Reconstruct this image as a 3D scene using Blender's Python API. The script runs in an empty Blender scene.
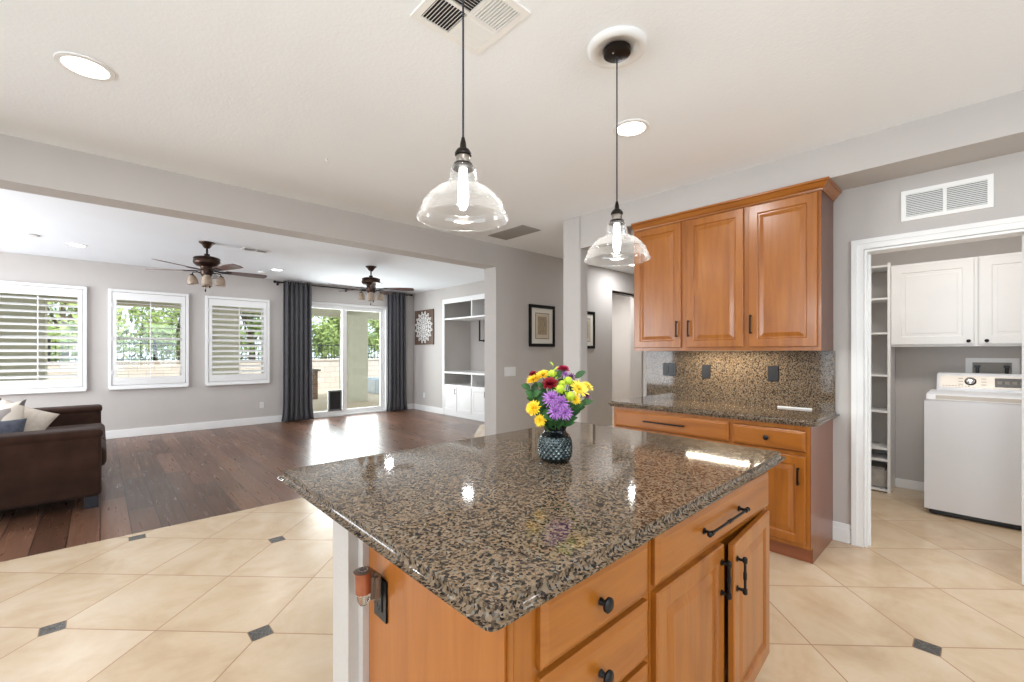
import bpy, bmesh, math, random
from mathutils import Vector, Matrix
random.seed(7)
PI = math.pi
S = bpy.context.scene
COL = S.collection

# ---------------------------------------------------------------- camera, world, light, exposure
cam_d = bpy.data.cameras.new('camera'); cam = bpy.data.objects.new('camera', cam_d); COL.objects.link(cam)
cam.location = (0, 0, 1.36); cam.rotation_euler = (PI/2, 0, math.radians(-43.11))
cam_d.sensor_width = 36; cam_d.lens = 440/1024*36; cam_d.shift_y = 11/1024; cam_d.clip_start = 0.02; cam_d.clip_end = 200
S.camera = cam
S.view_settings.view_transform = 'Standard'; S.view_settings.look = 'None'
S.view_settings.exposure = 0.0; S.view_settings.gamma = 1.0; S.view_settings.use_curve_mapping = False
S.cycles.max_bounces = 10; S.cycles.diffuse_bounces = 6; S.cycles.glossy_bounces = 5
S.cycles.transparent_max_bounces = 16; S.cycles.transmission_bounces = 10
S.cycles.sample_clamp_indirect = 4.0; S.cycles.use_denoising = True
S.cycles.caustics_reflective = False; S.cycles.caustics_refractive = False

W = bpy.data.worlds.new('sky'); S.world = W; W.use_nodes = True
_bg = W.node_tree.nodes['Background']
_bg.inputs[0].default_value = (0.80, 0.91, 1.0, 1); _bg.inputs[1].default_value = 1.9

def lamp(name, typ, loc, rot, power, color=(1, 1, 1), size=1.0, size_y=None, parent=None, **kw):
    d = bpy.data.lights.new(name, typ); d.energy = power; d.color = color
    if typ == 'AREA':
        d.size = size
        if size_y: d.shape = 'RECTANGLE'; d.size_y = size_y
        elif kw.get('disk'): d.shape = 'DISK'
    if typ == 'SUN': d.angle = math.radians(1.0)
    if typ == 'POINT': d.shadow_soft_size = size
    o = bpy.data.objects.new(name, d); COL.objects.link(o); o.location = loc; o.rotation_euler = rot
    if parent: o.parent = parent
    return o
# sun from behind the house, high
lamp('sun', 'SUN', (0, -5, 12), (math.radians(38), 0, math.radians(18)), 3.8, (1, .96, .9))
# added fill lamps outside unseen windows put in behind and left of the camera
lamp('fill_rear', 'AREA', (0.6, -3.36, 1.55), (PI/2, 0, 0), 84, (.75, .88, 1), 3.4, 1.9)
lamp('fill_side', 'AREA', (-3.16, 0.6, 1.45), (0, -PI/2, 0), 84, (.75, .88, 1), 2.0, 3.4)
lamp('fill_lounge', 'AREA', (-3.16, 7.0, 1.45), (0, -PI/2, 0), 250, (.93, .96, 1), 2.0, 3.2)
lamp('fill_patio', 'AREA', (3.9, 9.62, 1.2), (-PI/2, 0, 0), 130, (.93, .97, 1), 1.6, 2.2)  # added lamp outside the sliding door, boosts the daylight coming in

# ---------------------------------------------------------------- materials
def lin(c):
    c = c/255
    return c/12.92 if c <= .04045 else ((c+.055)/1.055)**2.4
def rgb(r, g, b): return (lin(r), lin(g), lin(b), 1)

class NT:
    def __init__(s, name):
        s.m = bpy.data.materials.new(name); s.m.use_nodes = True
        s.t = s.m.node_tree; s.b = s.t.nodes['Principled BSDF']; s.out = s.t.nodes['Material Output']
    def n(s, typ, **kw):
        x = s.t.nodes.new(typ)
        for k, v in kw.items(): setattr(x, k, v)
        return x
    def put(s, node, i, v):
        if v is None: return
        if hasattr(v, 'is_output') or isinstance(v, bpy.types.NodeSocket): s.t.links.new(v, node.inputs[i])
        else: node.inputs[i].default_value = v
    def math(s, op, a, b=None, c=None):
        x = s.n('ShaderNodeMath', operation=op); s.put(x, 0, a); s.put(x, 1, b); s.put(x, 2, c); return x.outputs[0]
    def coord(s, scale=(1, 1, 1), rot=(0, 0, 0), loc=(0, 0, 0), kind='Object'):
        c = s.n('ShaderNodeTexCoord'); m = s.n('ShaderNodeMapping')
        s.t.links.new(c.outputs[kind], m.inputs[0])
        m.inputs['Scale'].default_value = scale; m.inputs['Rotation'].default_value = rot; m.inputs['Location'].default_value = loc
        return m.outputs[0]
    def noise(s, vec, scale, detail=3, rough=.5, dist=0):
        x = s.n('ShaderNodeTexNoise'); s.t.links.new(vec, x.inputs['Vector'])
        x.inputs['Scale'].default_value = scale; x.inputs['Detail'].default_value = detail
        x.inputs['Roughness'].default_value = rough; x.inputs['Distortion'].default_value = dist
        return x.outputs['Fac']
    def ramp(s, fac, stops, const=False):
        x = s.n('ShaderNodeValToRGB'); s.put(x, 0, fac); r = x.color_ramp
        if const: r.interpolation = 'CONSTANT'
        while len(r.elements) < len(stops): r.elements.new(.5)
        for e, (p, c) in zip(r.elements, stops): e.position = p; e.color = c
        return x.outputs[0]
    def mix(s, fac, a, b, mode='MIX'):
        x = s.n('ShaderNodeMix', data_type='RGBA', blend_type=mode)
        s.put(x, 0, fac); s.put(x, 6, a); s.put(x, 7, b); return x.outputs[2]
    def bump(s, h, strength=.2, dist=.01):
        x = s.n('ShaderNodeBump'); x.inputs['Strength'].default_value = strength; x.inputs['Distance'].default_value = dist
        s.put(x, 'Height', h); s.t.links.new(x.outputs[0], s.b.inputs['Normal'])
    def set(s, **kw):
        mp = dict(color='Base Color', rough='Roughness', metal='Metallic', coat='Coat Weight', coatr='Coat Roughness',
                  spec='Specular IOR Level', trans='Transmission Weight', ior='IOR', em='Emission Color', ems='Emission Strength',
                  sheen='Sheen Weight', sss='Subsurface Weight', alpha='Alpha')
        for k, v in kw.items(): s.put(s.b, mp[k], v)
        return s.m

def plain(name, c, rough=.5, metal=0, **kw):
    t = NT(name); return t.set(color=c, rough=rough, metal=metal, **kw)
def noisy(name, c1, c2, scale, rough=.5, bump=0, bscale=None, metal=0, stretch=(1, 1, 1), detail=4, **kw):
    t = NT(name); v = t.coord(stretch); f = t.noise(v, scale, detail)
    t.set(color=t.ramp(f, [(.3, c1), (.7, c2)]), rough=rough, metal=metal, **kw)
    if bump: t.bump(t.noise(t.coord(), bscale or scale*4, 3), bump, .004)
    return t.m

M = {}
M['wall'] = noisy('wall_paint', rgb(187, 182, 178), rgb(190, 185, 181), 3, .75, .12, 130)
M['wall_k'] = M['wall']
M['ceil'] = noisy('ceiling_paint', rgb(240, 244, 248), rgb(242, 246, 250), 2, .85, .35, 75)
M['white'] = noisy('white_paint', rgb(230, 230, 229), rgb(233, 233, 232), 5, .35)
M['whitem'] = noisy('white_matte', rgb(236, 236, 234), rgb(240, 240, 238), 5, .6)
M['trim'] = M['white']
def wood(name, c1, c2, c3, axis, rough=.3):
    t = NT(name)
    st = {'x': (1.2, 14, 14), 'y': (14, 1.2, 14), 'z': (14, 14, 1.2)}[axis]
    f1 = t.noise(t.coord(st), 1.3, 6, .6, .6)
    f2 = t.noise(t.coord(tuple(q*5 for q in st)), 2.0, 3)
    f3 = t.noise(t.coord(), 3.0, 2)
    a = t.ramp(f1, [(.25, c1), (.5, c2), (.8, c3)])
    a = t.mix(t.math('MULTIPLY', f2, .35), a, c1)
    a = t.mix(t.math('MULTIPLY', f3, .25), a, c3)
    t.set(color=a, rough=rough, coat=.25, coatr=.2)
    return t.m
mc = (rgb(120, 64, 17), rgb(153, 89, 25), rgb(172, 109, 38))
M['maple_z'] = wood('maple_vertical', *mc, 'z')
M['maple_x'] = wood('maple_horizontal', *mc, 'x')
M['maple_y'] = wood('maple_along', *mc, 'y')
M['blade'] = wood('fan_blade_wood', rgb(70, 44, 36), rgb(96, 62, 50), rgb(118, 80, 66), 'x', .3)
M['bronze'] = noisy('oil_rubbed_bronze', rgb(30, 26, 24), rgb(48, 40, 36), 9, .4, metal=.7)
M['bronze_red'] = noisy('brown_bronze', rgb(52, 38, 32), rgb(84, 60, 50), 9, .35, metal=.7)
M['black'] = noisy('black_metal', rgb(20, 20, 21), rgb(28, 28, 29), 20, .38, metal=.5)
M['blackp'] = plain('black_plastic', rgb(24, 24, 25), .35)
M['darkgap'] = plain('dark_inside', rgb(30, 32, 36), .8)
M['pewter'] = noisy('pewter', rgb(120, 112, 104), rgb(160, 150, 140), 12, .35, metal=.8)
M['copper'] = noisy('copper', rgb(140, 84, 62), rgb(176, 112, 84), 14, .35, metal=.7)
M['cord'] = plain('navy_cloth_cord', rgb(30, 36, 48), .7)
M['beige_plastic'] = noisy('champagne_panel', rgb(186, 178, 168), rgb(196, 188, 178), 6, .35, metal=.2)
M['chrome'] = plain('chrome', rgb(220, 220, 220), .12, 1)
M['washer'] = noisy('white_enamel', rgb(230, 232, 236), rgb(232, 234, 238), 3, .22)
M['curtain'] = noisy('charcoal_cloth', rgb(56, 55, 60), rgb(70, 69, 74), 40, .65, .1, 300, sheen=.3)

def granite(name='granite'):
    t = NT(name); v = t.coord()
    vo = t.n('ShaderNodeTexVoronoi'); vo.inputs['Scale'].default_value = 175
    nz = t.n('ShaderNodeTexNoise'); nz.inputs['Scale'].default_value = 90; t.t.links.new(v, nz.inputs['Vector'])
    va = t.n('ShaderNodeVectorMath', operation='MULTIPLY_ADD'); t.t.links.new(nz.outputs['Color'], va.inputs[0])
    va.inputs[1].default_value = (.0035, .0035, .0035); t.t.links.new(v, va.inputs[2])
    t.t.links.new(va.outputs[0], vo.inputs['Vector'])
    sp = t.n('ShaderNodeSeparateColor'); t.t.links.new(vo.outputs['Color'], sp.inputs[0])
    cl = t.noise(v, 45, 3, .6)
    f = t.math('ADD', t.math('MULTIPLY', sp.outputs[0], .8), t.math('MULTIPLY', cl, .3))
    c = t.ramp(f, [(0, rgb(28, 25, 23)), (.24, rgb(48, 42, 37)), (.35, rgb(76, 65, 54)), (.48, rgb(104, 87, 68)),
                   (.62, rgb(124, 105, 85)), (.76, rgb(128, 109, 89)), (.88, rgb(112, 107, 98)), (.95, rgb(150, 136, 117))], True)
    t.set(color=c, rough=.06, spec=.28)
    return t.m
M['granite'] = granite()

def tile_mat():
    t = NT('floor_tile_diagonal'); T = .522; r2 = 1/math.sqrt(2)
    c = t.n('ShaderNodeTexCoord'); sx = t.n('ShaderNodeSeparateXYZ'); t.t.links.new(c.outputs['Object'], sx.inputs[0])
    x, y = sx.outputs[0], sx.outputs[1]
    u = t.math('MULTIPLY', t.math('SUBTRACT', x, y), r2); v = t.math('MULTIPLY', t.math('ADD', x, y), r2)
    a = t.math('DIVIDE', t.math('ADD', u, 1.287), T); b = t.math('DIVIDE', t.math('SUBTRACT', v, 2.09), T)
    da = t.math('SUBTRACT', a, t.math('ROUND', a)); db = t.math('SUBTRACT', b, t.math('ROUND', b))
    m = t.math('MINIMUM', t.math('ABSOLUTE', da), t.math('ABSOLUTE', db))
    grout = t.math('LESS_THAN', m, .0058)
    n = t.math('ROUND', t.math('MULTIPLY', b, .5))
    eb = t.math('SUBTRACT', b, t.math('MULTIPLY', n, 2))
    an = t.math('SUBTRACT', a, n); ea = t.math('SUBTRACT', an, t.math('MULTIPLY', t.math('ROUND', t.math('MULTIPLY', an, .5)), 2))
    dia = t.math('ADD', t.math('ABSOLUTE', ea), t.math('ABSOLUTE', eb))
    ins = t.math('LESS_THAN', dia, .122); ring = t.math('LESS_THAN', dia, .132)
    near = t.math('LESS_THAN', x, 3.6); ins = t.math('MULTIPLY', ins, near); ring = t.math('MULTIPLY', ring, near)
    # per tile tint
    cb = t.n('ShaderNodeCombineXYZ'); t.put(cb, 0, t.math('FLOOR', a)); t.put(cb, 1, t.math('FLOOR', b))
    wn = t.n('ShaderNodeTexWhiteNoise', noise_dimensions='3D'); t.t.links.new(cb.outputs[0], wn.inputs[0])
    vadd = t.n('ShaderNodeVectorMath', operation='MULTIPLY_ADD'); t.t.links.new(wn.outputs['Color'], vadd.inputs[0])
    vadd.inputs[1].default_value = (7, 7, 7); t.t.links.new(c.outputs['Object'], vadd.inputs[2])
    nz = t.noise(vadd.outputs[0], 2.6, 6, .62, .5); nz2 = t.noise(vadd.outputs[0], 14, 4)
    col = t.ramp(nz, [(.25, rgb(188, 162, 130)), (.5, rgb(205, 183, 154)), (.75, rgb(216, 199, 176))])
    col = t.mix(t.math('MULTIPLY', nz2, .25), col, rgb(188, 154, 116))
    g2 = t.noise(t.coord(), 160, 2)
    insc = t.ramp(g2, [(.4, rgb(52, 50, 48)), (.6, rgb(92, 88, 82))])
    col = t.mix(grout, col, rgb(150, 116, 84)); col = t.mix(ring, col, rgb(150, 116, 84)); col = t.mix(ins, col, insc)
    t.set(color=col, rough=t.math('ADD', .26, t.math('MULTIPLY', grout, .4)))
    h = t.math('SUBTRACT', 1, grout); t.bump(t.math('ADD', h, t.math('MULTIPLY', nz, .12)), .25, .004)
    return t.m
M['tile'] = tile_mat()

def plank_mat():
    t = NT('dark_plank_floor')
    v = t.coord(rot=(0, 0, PI/2))
    br = t.n('ShaderNodeTexBrick'); t.t.links.new(v, br.inputs['Vector'])
    br.offset = .41; br.inputs['Scale'].default_value = 1; br.inputs['Mortar Size'].default_value = .004
    br.inputs['Brick Width'].default_value = 1.25; br.inputs['Row Height'].default_value = .176; br.inputs['Mortar Smooth'].default_value = .1
    br.inputs['Color1'].default_value = rgb(88, 60, 45); br.inputs['Color2'].default_value = rgb(146, 106, 84); br.inputs['Mortar'].default_value = rgb(36, 26, 22)
    g = t.noise(t.coord((20, 1.2, 1)), 1.6, 5, .55, .15)
    col = t.mix(t.math('MULTIPLY', g, .75), br.outputs['Color'], rgb(74, 50, 40))
    big = t.noise(t.coord((5, 1.2, 1)), 1.5, 2)
    t.set(color=col, rough=t.math('ADD', .19, t.math('MULTIPLY', g, .22)), spec=.33)
    t.bump(t.math('ADD', t.math('MULTIPLY', big, .8), t.math('ADD', t.math('MULTIPLY', g, .25), t.math('MULTIPLY', br.outputs['Fac'], -.8))), .2, .006)
    return t.m
M['plank'] = plank_mat()

def pane_mat(name, tint=(.96, .98, .97, 1), refl=1.0, haze=0):
    t = NT(name); tr = t.n('ShaderNodeBsdfTransparent'); tr.inputs[0].default_value = tint
    gl = t.n('ShaderNodeBsdfGlossy'); gl.inputs['Roughness'].default_value = .02
    fr = t.n('ShaderNodeLayerWeight'); fr.inputs[0].default_value = .5
    mx = t.n('ShaderNodeMixShader'); t.put(mx, 0, t.math('ADD', .035, t.math('MULTIPLY', t.math('POWER', fr.outputs['Facing'], 3), .8*refl))); t.t.links.new(tr.outputs[0], mx.inputs[1]); t.t.links.new(gl.outputs[0], mx.inputs[2])
    o = mx.outputs[0]
    if haze:
        tl = t.n('ShaderNodeBsdfTranslucent'); df = t.n('ShaderNodeBsdfDiffuse'); m3 = t.n('ShaderNodeMixShader'); t.t.links.new(tl.outputs[0], m3.inputs[1]); t.t.links.new(df.outputs[0], m3.inputs[2])
        m2 = t.n('ShaderNodeMixShader'); t.put(m2, 0, t.math('ADD', haze*.4, t.math('MULTIPLY', t.math('POWER', fr.outputs['Facing'], 2), haze*5))); t.t.links.new(o, m2.inputs[1]); t.t.links.new(m3.outputs[0], m2.inputs[2]); o = m2.outputs[0]
    t.t.links.new(o, t.out.inputs[0]); return t.m
M['pane'] = pane_mat('window_glass')
M['shade_glass'] = pane_mat('blown_clear_glass', (.985, .99, .99, 1), 1.0, .022)
def emit(name, c, s):
    t = NT(name); return t.set(color=(.8, .8, .8, 1), em=c, ems=s)
M['lens'] = emit('lit_lens', (1, .96, .9, 1), 6)
M['bulb'] = emit('lit_bulb', (1, .97, .92, 1), 9)
M['led'] = emit('lit_led_strip', (1, .95, .84, 1), 14)
M['frost'] = noisy('amber_frosted_glass', rgb(168, 148, 128), rgb(196, 178, 158), 30, .4, trans=.15)

# ---------------------------------------------------------------- mesh helpers
class MB:
    def __init__(s): s.bm = bmesh.new()
    def add(s, verts, faces):
        vs = [s.bm.verts.new(v) for v in verts]
        for f in faces:
            try: s.bm.faces.new([vs[i] for i in f])
            except ValueError: pass
        return vs
    def box(s, x0, x1, y0, y1, z0, z1, bev=0):
        b = bmesh.new(); bmesh.ops.create_cube(b, size=1)
        for v in b.verts: v.co = ((x0+x1)/2+v.co.x*(x1-x0), (y0+y1)/2+v.co.y*(y1-y0), (z0+z1)/2+v.co.z*(z1-z0))
        if bev: bmesh.ops.bevel(b, geom=list(b.edges), offset=bev, segments=2, affect='EDGES', clamp_overlap=True)
        s.merge(b); return s
    def merge(s, b, mat=None):
        mp = {}
        for v in b.verts: mp[v] = s.bm.verts.new(mat @ v.co if mat else v.co)
        for f in b.faces:
            try: s.bm.faces.new([mp[v] for v in f.verts])
            except ValueError: pass
        b.free(); return s
    def lathe(s, prof, cx=0, cy=0, cz=0, n=32, mat=None, close=False):
        rings = []; mt = mat or Matrix.Identity(4)
        for r, z in prof:
            if r < 1e-6: rings.append([s.bm.verts.new(mt @ Vector((cx, cy, cz+z)))])
            else: rings.append([s.bm.verts.new(mt @ Vector((cx+r*math.cos(2*PI*k/n), cy+r*math.sin(2*PI*k/n), cz+z))) for k in range(n)])
        pr = list(zip(rings, rings[1:]))
        if close: pr.append((rings[-1], rings[0]))
        for a, b in pr:
            if len(a) == 1 and len(b) == 1: continue
            for k in range(n):
                k2 = (k+1) % n
                if len(a) == 1: s.bm.faces.new((a[0], b[k2], b[k]))
                elif len(b) == 1: s.bm.faces.new((a[k], a[k2], b[0]))
                else: s.bm.faces.new((a[k], a[k2], b[k2], b[k]))
        return s
    def cyl(s, p0, p1, r, n=16, r1=None):
        p0, p1 = Vector(p0), Vector(p1); d = p1-p0; L = d.length
        q = d.to_track_quat('Z', 'Y').to_matrix().to_4x4(); q.translation = p0
        r1 = r if r1 is None else r1
        return s.lathe([(0, 0), (r, 0), (r1, L), (0, L)], n=n, mat=q)
    def tube(s, pts, r, n=10):
        pts = [Vector(p) for p in pts]; rings = []; up = None
        rs = r if isinstance(r, (list, tuple)) else [r]*len(pts)
        for i, p in enumerate(pts):
            d = (pts[min(i+1, len(pts)-1)]-pts[max(i-1, 0)]).normalized()
            if up is None: up = d.orthogonal().normalized()
            up = (up-d*up.dot(d)).normalized(); sd = d.cross(up)
            rings.append([s.bm.verts.new(p+(up*math.cos(2*PI*k/n)+sd*math.sin(2*PI*k/n))*rs[i]) for k in range(n)])
        for a, b in zip(rings, rings[1:]):
            for k in range(n): s.bm.faces.new((a[k], a[(k+1) % n], b[(k+1) % n], b[k]))
        s.bm.faces.new(rings[0][::-1]); s.bm.faces.new(rings[-1]); return s
    def prism(s, poly, z0, z1, axis='z'):
        f = {'z': lambda a, b, c: (a, b, c), 'y': lambda a, b, c: (a, c, b), 'x': lambda a, b, c: (c, a, b)}[axis]
        n = len(poly)
        s.add([f(a, b, z0) for a, b in poly]+[f(a, b, z1) for a, b in poly],
              [tuple(range(n))[::-1], tuple(range(n, 2*n))]+[(i, (i+1) % n, n+(i+1) % n, n+i) for i in range(n)])
        return s
    def ball(s, c, r, seg=16, sc=(1, 1, 1)):
        b = bmesh.new(); bmesh.ops.create_uvsphere(b, u_segments=seg, v_segments=max(6, seg//2), radius=r)
        return s.merge(b, Matrix.Translation(c) @ Matrix.Diagonal((*sc, 1)))
    def loops(s, w, h, prof, x0=0, z0=0, y0=0):
        """panel facing -y: profile of (inset, depth) rectangles from the back rim to the centre"""
        rs = []
        for i, d in prof:
            rs.append([s.bm.verts.new((x0+a, y0+d, z0+b)) for a, b in ((i, i), (w-i, i), (w-i, h-i), (i, h-i))])
        s.bm.faces.new(rs[0][::-1])
        for a, b in zip(rs, rs[1:]):
            for k in range(4): s.bm.faces.new((a[k], a[(k+1) % 4], b[(k+1) % 4], b[k]))
        s.bm.faces.new(rs[-1]); return s
    def build(s, name, mat, parent=None, smooth=False, loc=None, rot=None, bevel=0, sub=0, angle=40):
        bmesh.ops.recalc_face_normals(s.bm, faces=list(s.bm.faces))
        me = bpy.data.meshes.new(name); s.bm.to_mesh(me); s.bm.free()
        o = bpy.data.objects.new(name, me); COL.objects.link(o)
        for m in (mat if isinstance(mat, (list, tuple)) else [mat]): me.materials.append(m)
        if smooth:
            for p in me.polygons: p.use_smooth = True
            if angle < 180:
                me.set_sharp_from_angle(angle=math.radians(angle))
        if parent: o.parent = parent
        if loc: o.location = loc
        if rot: o.rotation_euler = rot
        if bevel:
            md = o.modifiers.new('bevel', 'BEVEL'); md.width = bevel; md.segments = 2; md.limit_method = 'ANGLE'
        if sub:
            md = o.modifiers.new('sub', 'SUBSURF'); md.levels = sub; md.render_levels = sub
        return o

def tag(o, label, cat, group=None, kind=None):
    o['label'] = label; o['category'] = cat
    if group: o['group'] = group
    if kind: o['kind'] = kind
    return o
def thing(name, label, cat, loc=(0, 0, 0), rotz=0, group=None):
    o = bpy.data.objects.new(name, None); COL.objects.link(o); o.location = loc; o.rotation_euler = (0, 0, rotz)
    o.empty_display_size = .05
    return tag(o, label, cat, group)
def struct(mb, name, mat, label=None, **kw):
    o = mb.build(name, mat, **kw); o['kind'] = 'structure'
    if label: o['label'] = label
    return o
def dup(o, loc=None, rotz=None, label=None):
    c = o.copy(); COL.objects.link(c)
    for ch in o.children:
        k = dup(ch); k.parent = c; k.matrix_parent_inverse = ch.matrix_parent_inverse.copy()
    if loc is not None: c.location = loc
    if rotz is not None: c.rotation_euler = (0, 0, rotz)
    if label: c['label'] = label
    return c
RX = -PI/2     # things that face -X: local x runs right as seen from the kitchen, local -y is the front

def slab(holes, a0, a1, b0, b1):
    """cells of a rectangle minus the rectangular holes"""
    xs = sorted({a0, a1, *[q for h in holes for q in h[:2]]}); ys = sorted({b0, b1, *[q for h in holes for q in h[2:]]})
    out = []
    for x0, x1 in zip(xs, xs[1:]):
        run = None
        for y0, y1 in zip(ys, ys[1:]):
            cx, cy = (x0+x1)/2, (y0+y1)/2
            if any(h[0] < cx < h[1] and h[2] < cy < h[3] for h in holes):
                if run: out.append((x0, x1, *run)); run = None
            else: run = (run[0], y1) if run else (y0, y1)
        if run: out.append((x0, x1, *run))
    return out

# ---------------------------------------------------------------- room shell
KZ, LZ = 2.74, 2.757          # ceiling heights
BY0, BY1 = 4.24, 4.47        # divider wall / beam between kitchen and lounge
WL = 9.33                    # lounge window wall
LX = 5.48                    # lounge right wall
KX = 3.89                    # kitchen back wall
FX, FZ = 3.55, 2.52          # soffit front and underside
JX = 3.69                    # end of divider wall (opening jamb)

struct(MB().prism([(-3, -3.2), (3.95, -3.2), (3.95, -.9), (6.0, -.9), (6.0, 2.1), (8.2, 2.1), (8.2, 6.0), (6.0, 6.0), (6.0, 4.34), (-3, 4.34)], -.1, 0),
       'floor', M['tile'], 'cream diagonal floor tiles with small dark square inserts')
struct(MB().box(-3, 6.3, 4.34, 9.5, -.1, 0), 'floor.001', M['plank'], 'dark brown plank floor of the lounge')
struct(MB().prism([(4.05, 4.47), (4.36, 5.55), (5.15, 6.38), (5.48, 6.4), (5.48, 4.47)], 0.0, .004), 'floor.002', M['tile'], 'corner of cream tile beyond the divider wall')
struct(MB().box(-3, 8.2, -3.2, 4.3, KZ, KZ+.12), 'ceiling', M['ceil'], 'white textured kitchen ceiling')
struct(MB().box(-3, 8.2, 4.3, 9.5, LZ, LZ+.12), 'ceiling.001', M['ceil'], 'white lounge ceiling')
# beam and divider wall with doorway to vestibule
struct(MB().box(-3, JX, BY0, BY1, 2.45, LZ+.02), 'beam', M['wall'], 'grey dropped beam between kitchen and lounge')
mb = MB()
for x0, x1, z0, z1 in slab([(6.27, 7.2, -1, 2.4)], JX, 8.2, 0, LZ+.02): mb.box(x0, x1, BY0, BY1, z0, z1)
struct(mb, 'wall_divider', M['wall'], 'greige wall with framed print and light switch')
# vestibule beyond the doorway
struct(MB().box(6.0, 8.2, 5.6, 5.7, 0, LZ+.02), 'wall_vestibule', M['white'])
struct(MB().box(8.1, 8.2, 2.0, 5.6, 0, LZ+.02).box(4.0, 8.1, 2.0, 2.12, 0, KZ), 'wall_hall', M['wall'])
# lounge window wall with openings
WIN = [(-1.16, -.146), (.09, 1.11), (1.346, 2.361)]
WZ0, WZ1 = .79, 2.35
SD = (2.96, 4.84, 0, 2.40)
holes = [(a+.05, b-.05, WZ0+.05, WZ1-.05) for a, b in WIN]+[(SD[0], SD[1], -1, SD[3])]
mb = MB()
for x0, x1, z0, z1 in slab(holes, -3, LX+.9, 0, LZ): mb.box(x0, x1, WL, WL+.18, z0, z1)
struct(mb, 'wall_window', M['wall'], 'greige lounge wall with three shuttered windows and a sliding door')
# lounge right wall with niche
NY0, NY1, NZ = 6.05, 8.02, 2.45
mb = MB()
for y0, y1, z0, z1 in slab([(NY0, NY1, -1, NZ)], BY1, WL, 0, LZ): mb.box(LX, LX+.1, y0, y1, z0, z1)
mb.box(LX+.72, LX+.8, NY0-.1, NY1+.1, 0, NZ+.1).box(LX+.1, LX+.72, NY1, NY1+.08, 0, NZ+.08).box(LX+.1, LX+.72, NY0-.08, NY0, 0, NZ+.08).box(LX+.1, LX+.72, NY0, NY1, NZ, NZ+.08)
struct(mb, 'wall_right', M['wall'], 'greige lounge wall with media niche')
# left and rear walls, with unseen windows added to bring light in
mb = MB()
for y0, y1, z0, z1 in slab([(-1.1, 2.3, .45, 2.45), (5.4, 8.6, .45, 2.45)], -3.2, WL, 0, LZ): mb.box(-3.12, -3, y0, y1, z0, z1)
struct(mb, 'wall_left', M['wall'])
mb = MB()
for x0, x1, z0, z1 in slab([(-1.1, 2.3, .6, 2.5)], -3, KX+.1, 0, LZ): mb.box(x0, x1, -3.32, -3.2, z0, z1)
struct(mb, 'wall_rear', M['wall'])
for i, (nm, bx) in enumerate([('window_4', (-3.1, -3.05, -1.1, 2.3, .45, 2.45)), ('window_5', (-3.1, -3.05, 5.4, 8.6, .45, 2.45)), ('window_6', (-1.1, 2.3, -3.28, -3.23, .6, 2.5))]):
    x0, x1, y0, y1, z0, z1 = bx; mb = MB(); t = .06
    if i < 2:
        mb.box(x0, x1, y0, y1, z0, z0+t).box(x0, x1, y0, y1, z1-t, z1)
        for k in range(4):
            yy = y0+(y1-y0-t)*k/3; mb.box(x0, x1, yy, yy+t, z0, z1)
    else:
        mb.box(x0, x1, y0, y1, z0, z0+t).box(x0, x1, y0, y1, z1-t, z1)
        for k in range(4):
            xx = x0+(x1-x0-t)*k/3; mb.box(xx, xx+t, y0, y1, z0, z1)
    struct(mb, nm, M['white'])
# kitchen back wall with laundry doorway, soffit, column
DY0, DY1, DZ = -.19, .563, 2.075
mb = MB()
for y0, y1, z0, z1 in slab([(DY0, DY1, -1, DZ)], -3.2, 2.27, 0, KZ): mb.box(KX, KX+.12, y0, y1, z0, z1)
struct(mb, 'wall_kitchen', M['wall'], 'pale grey kitchen wall around the laundry doorway')
struct(MB().box(FX, KX, -3.2, 2.27, FZ, KZ).box(FX, FX+.125, 2.27, 2.78, 2.41, KZ), 'soffit', M['wall'], 'grey soffit above the wall cabinets')
struct(MB().box(FX, FX+.125, 2.78, 3.01, 0, KZ, .008), 'column', M['wall'], 'narrow grey wall post beside the hall opening')
# laundry room
struct(MB().box(5.87, 5.97, -.9, .95, 0, KZ).box(4.01, 5.97, .85, .95, 0, KZ).box(4.01, 5.97, -.95, -.85, 0, KZ), 'wall_laundry', M['wall'])
# hall far side of laundry
# baseboards
def bb(mb, x0, x1, y0, y1, h=.13):
    return mb.box(x0, x1, y0, y1, 0, h, .005)
struct(bb(bb(MB(), -3, SD[0]-.02, WL-.018, WL), SD[1]+.02, LX, WL-.018, WL), 'baseboard_window', M['trim'])
struct(bb(MB(), LX-.018, LX, NY1+.02, WL), 'baseboard_right', M['trim'])
mb = bb(MB(), KX-.018, KX, .635, .745, .1).box(KX-.013, KX, .635, .745, .1, .135, .004)
struct(mb, 'baseboard_kitchen', M['trim'])
struct(bb(bb(MB(), 5.855, 5.87, -.8, .6, .09), KX-.018, KX, -3.2, DY0-.07, .13), 'baseboard_laundry', M['trim'])
struct(bb(bb(bb(MB(), JX, 6.27, BY0-.016, BY0), 7.2, 8.1, BY0-.016, BY0), 8.085, 8.1, 2.12, BY0), 'baseboard_hall', M['trim'])
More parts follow.
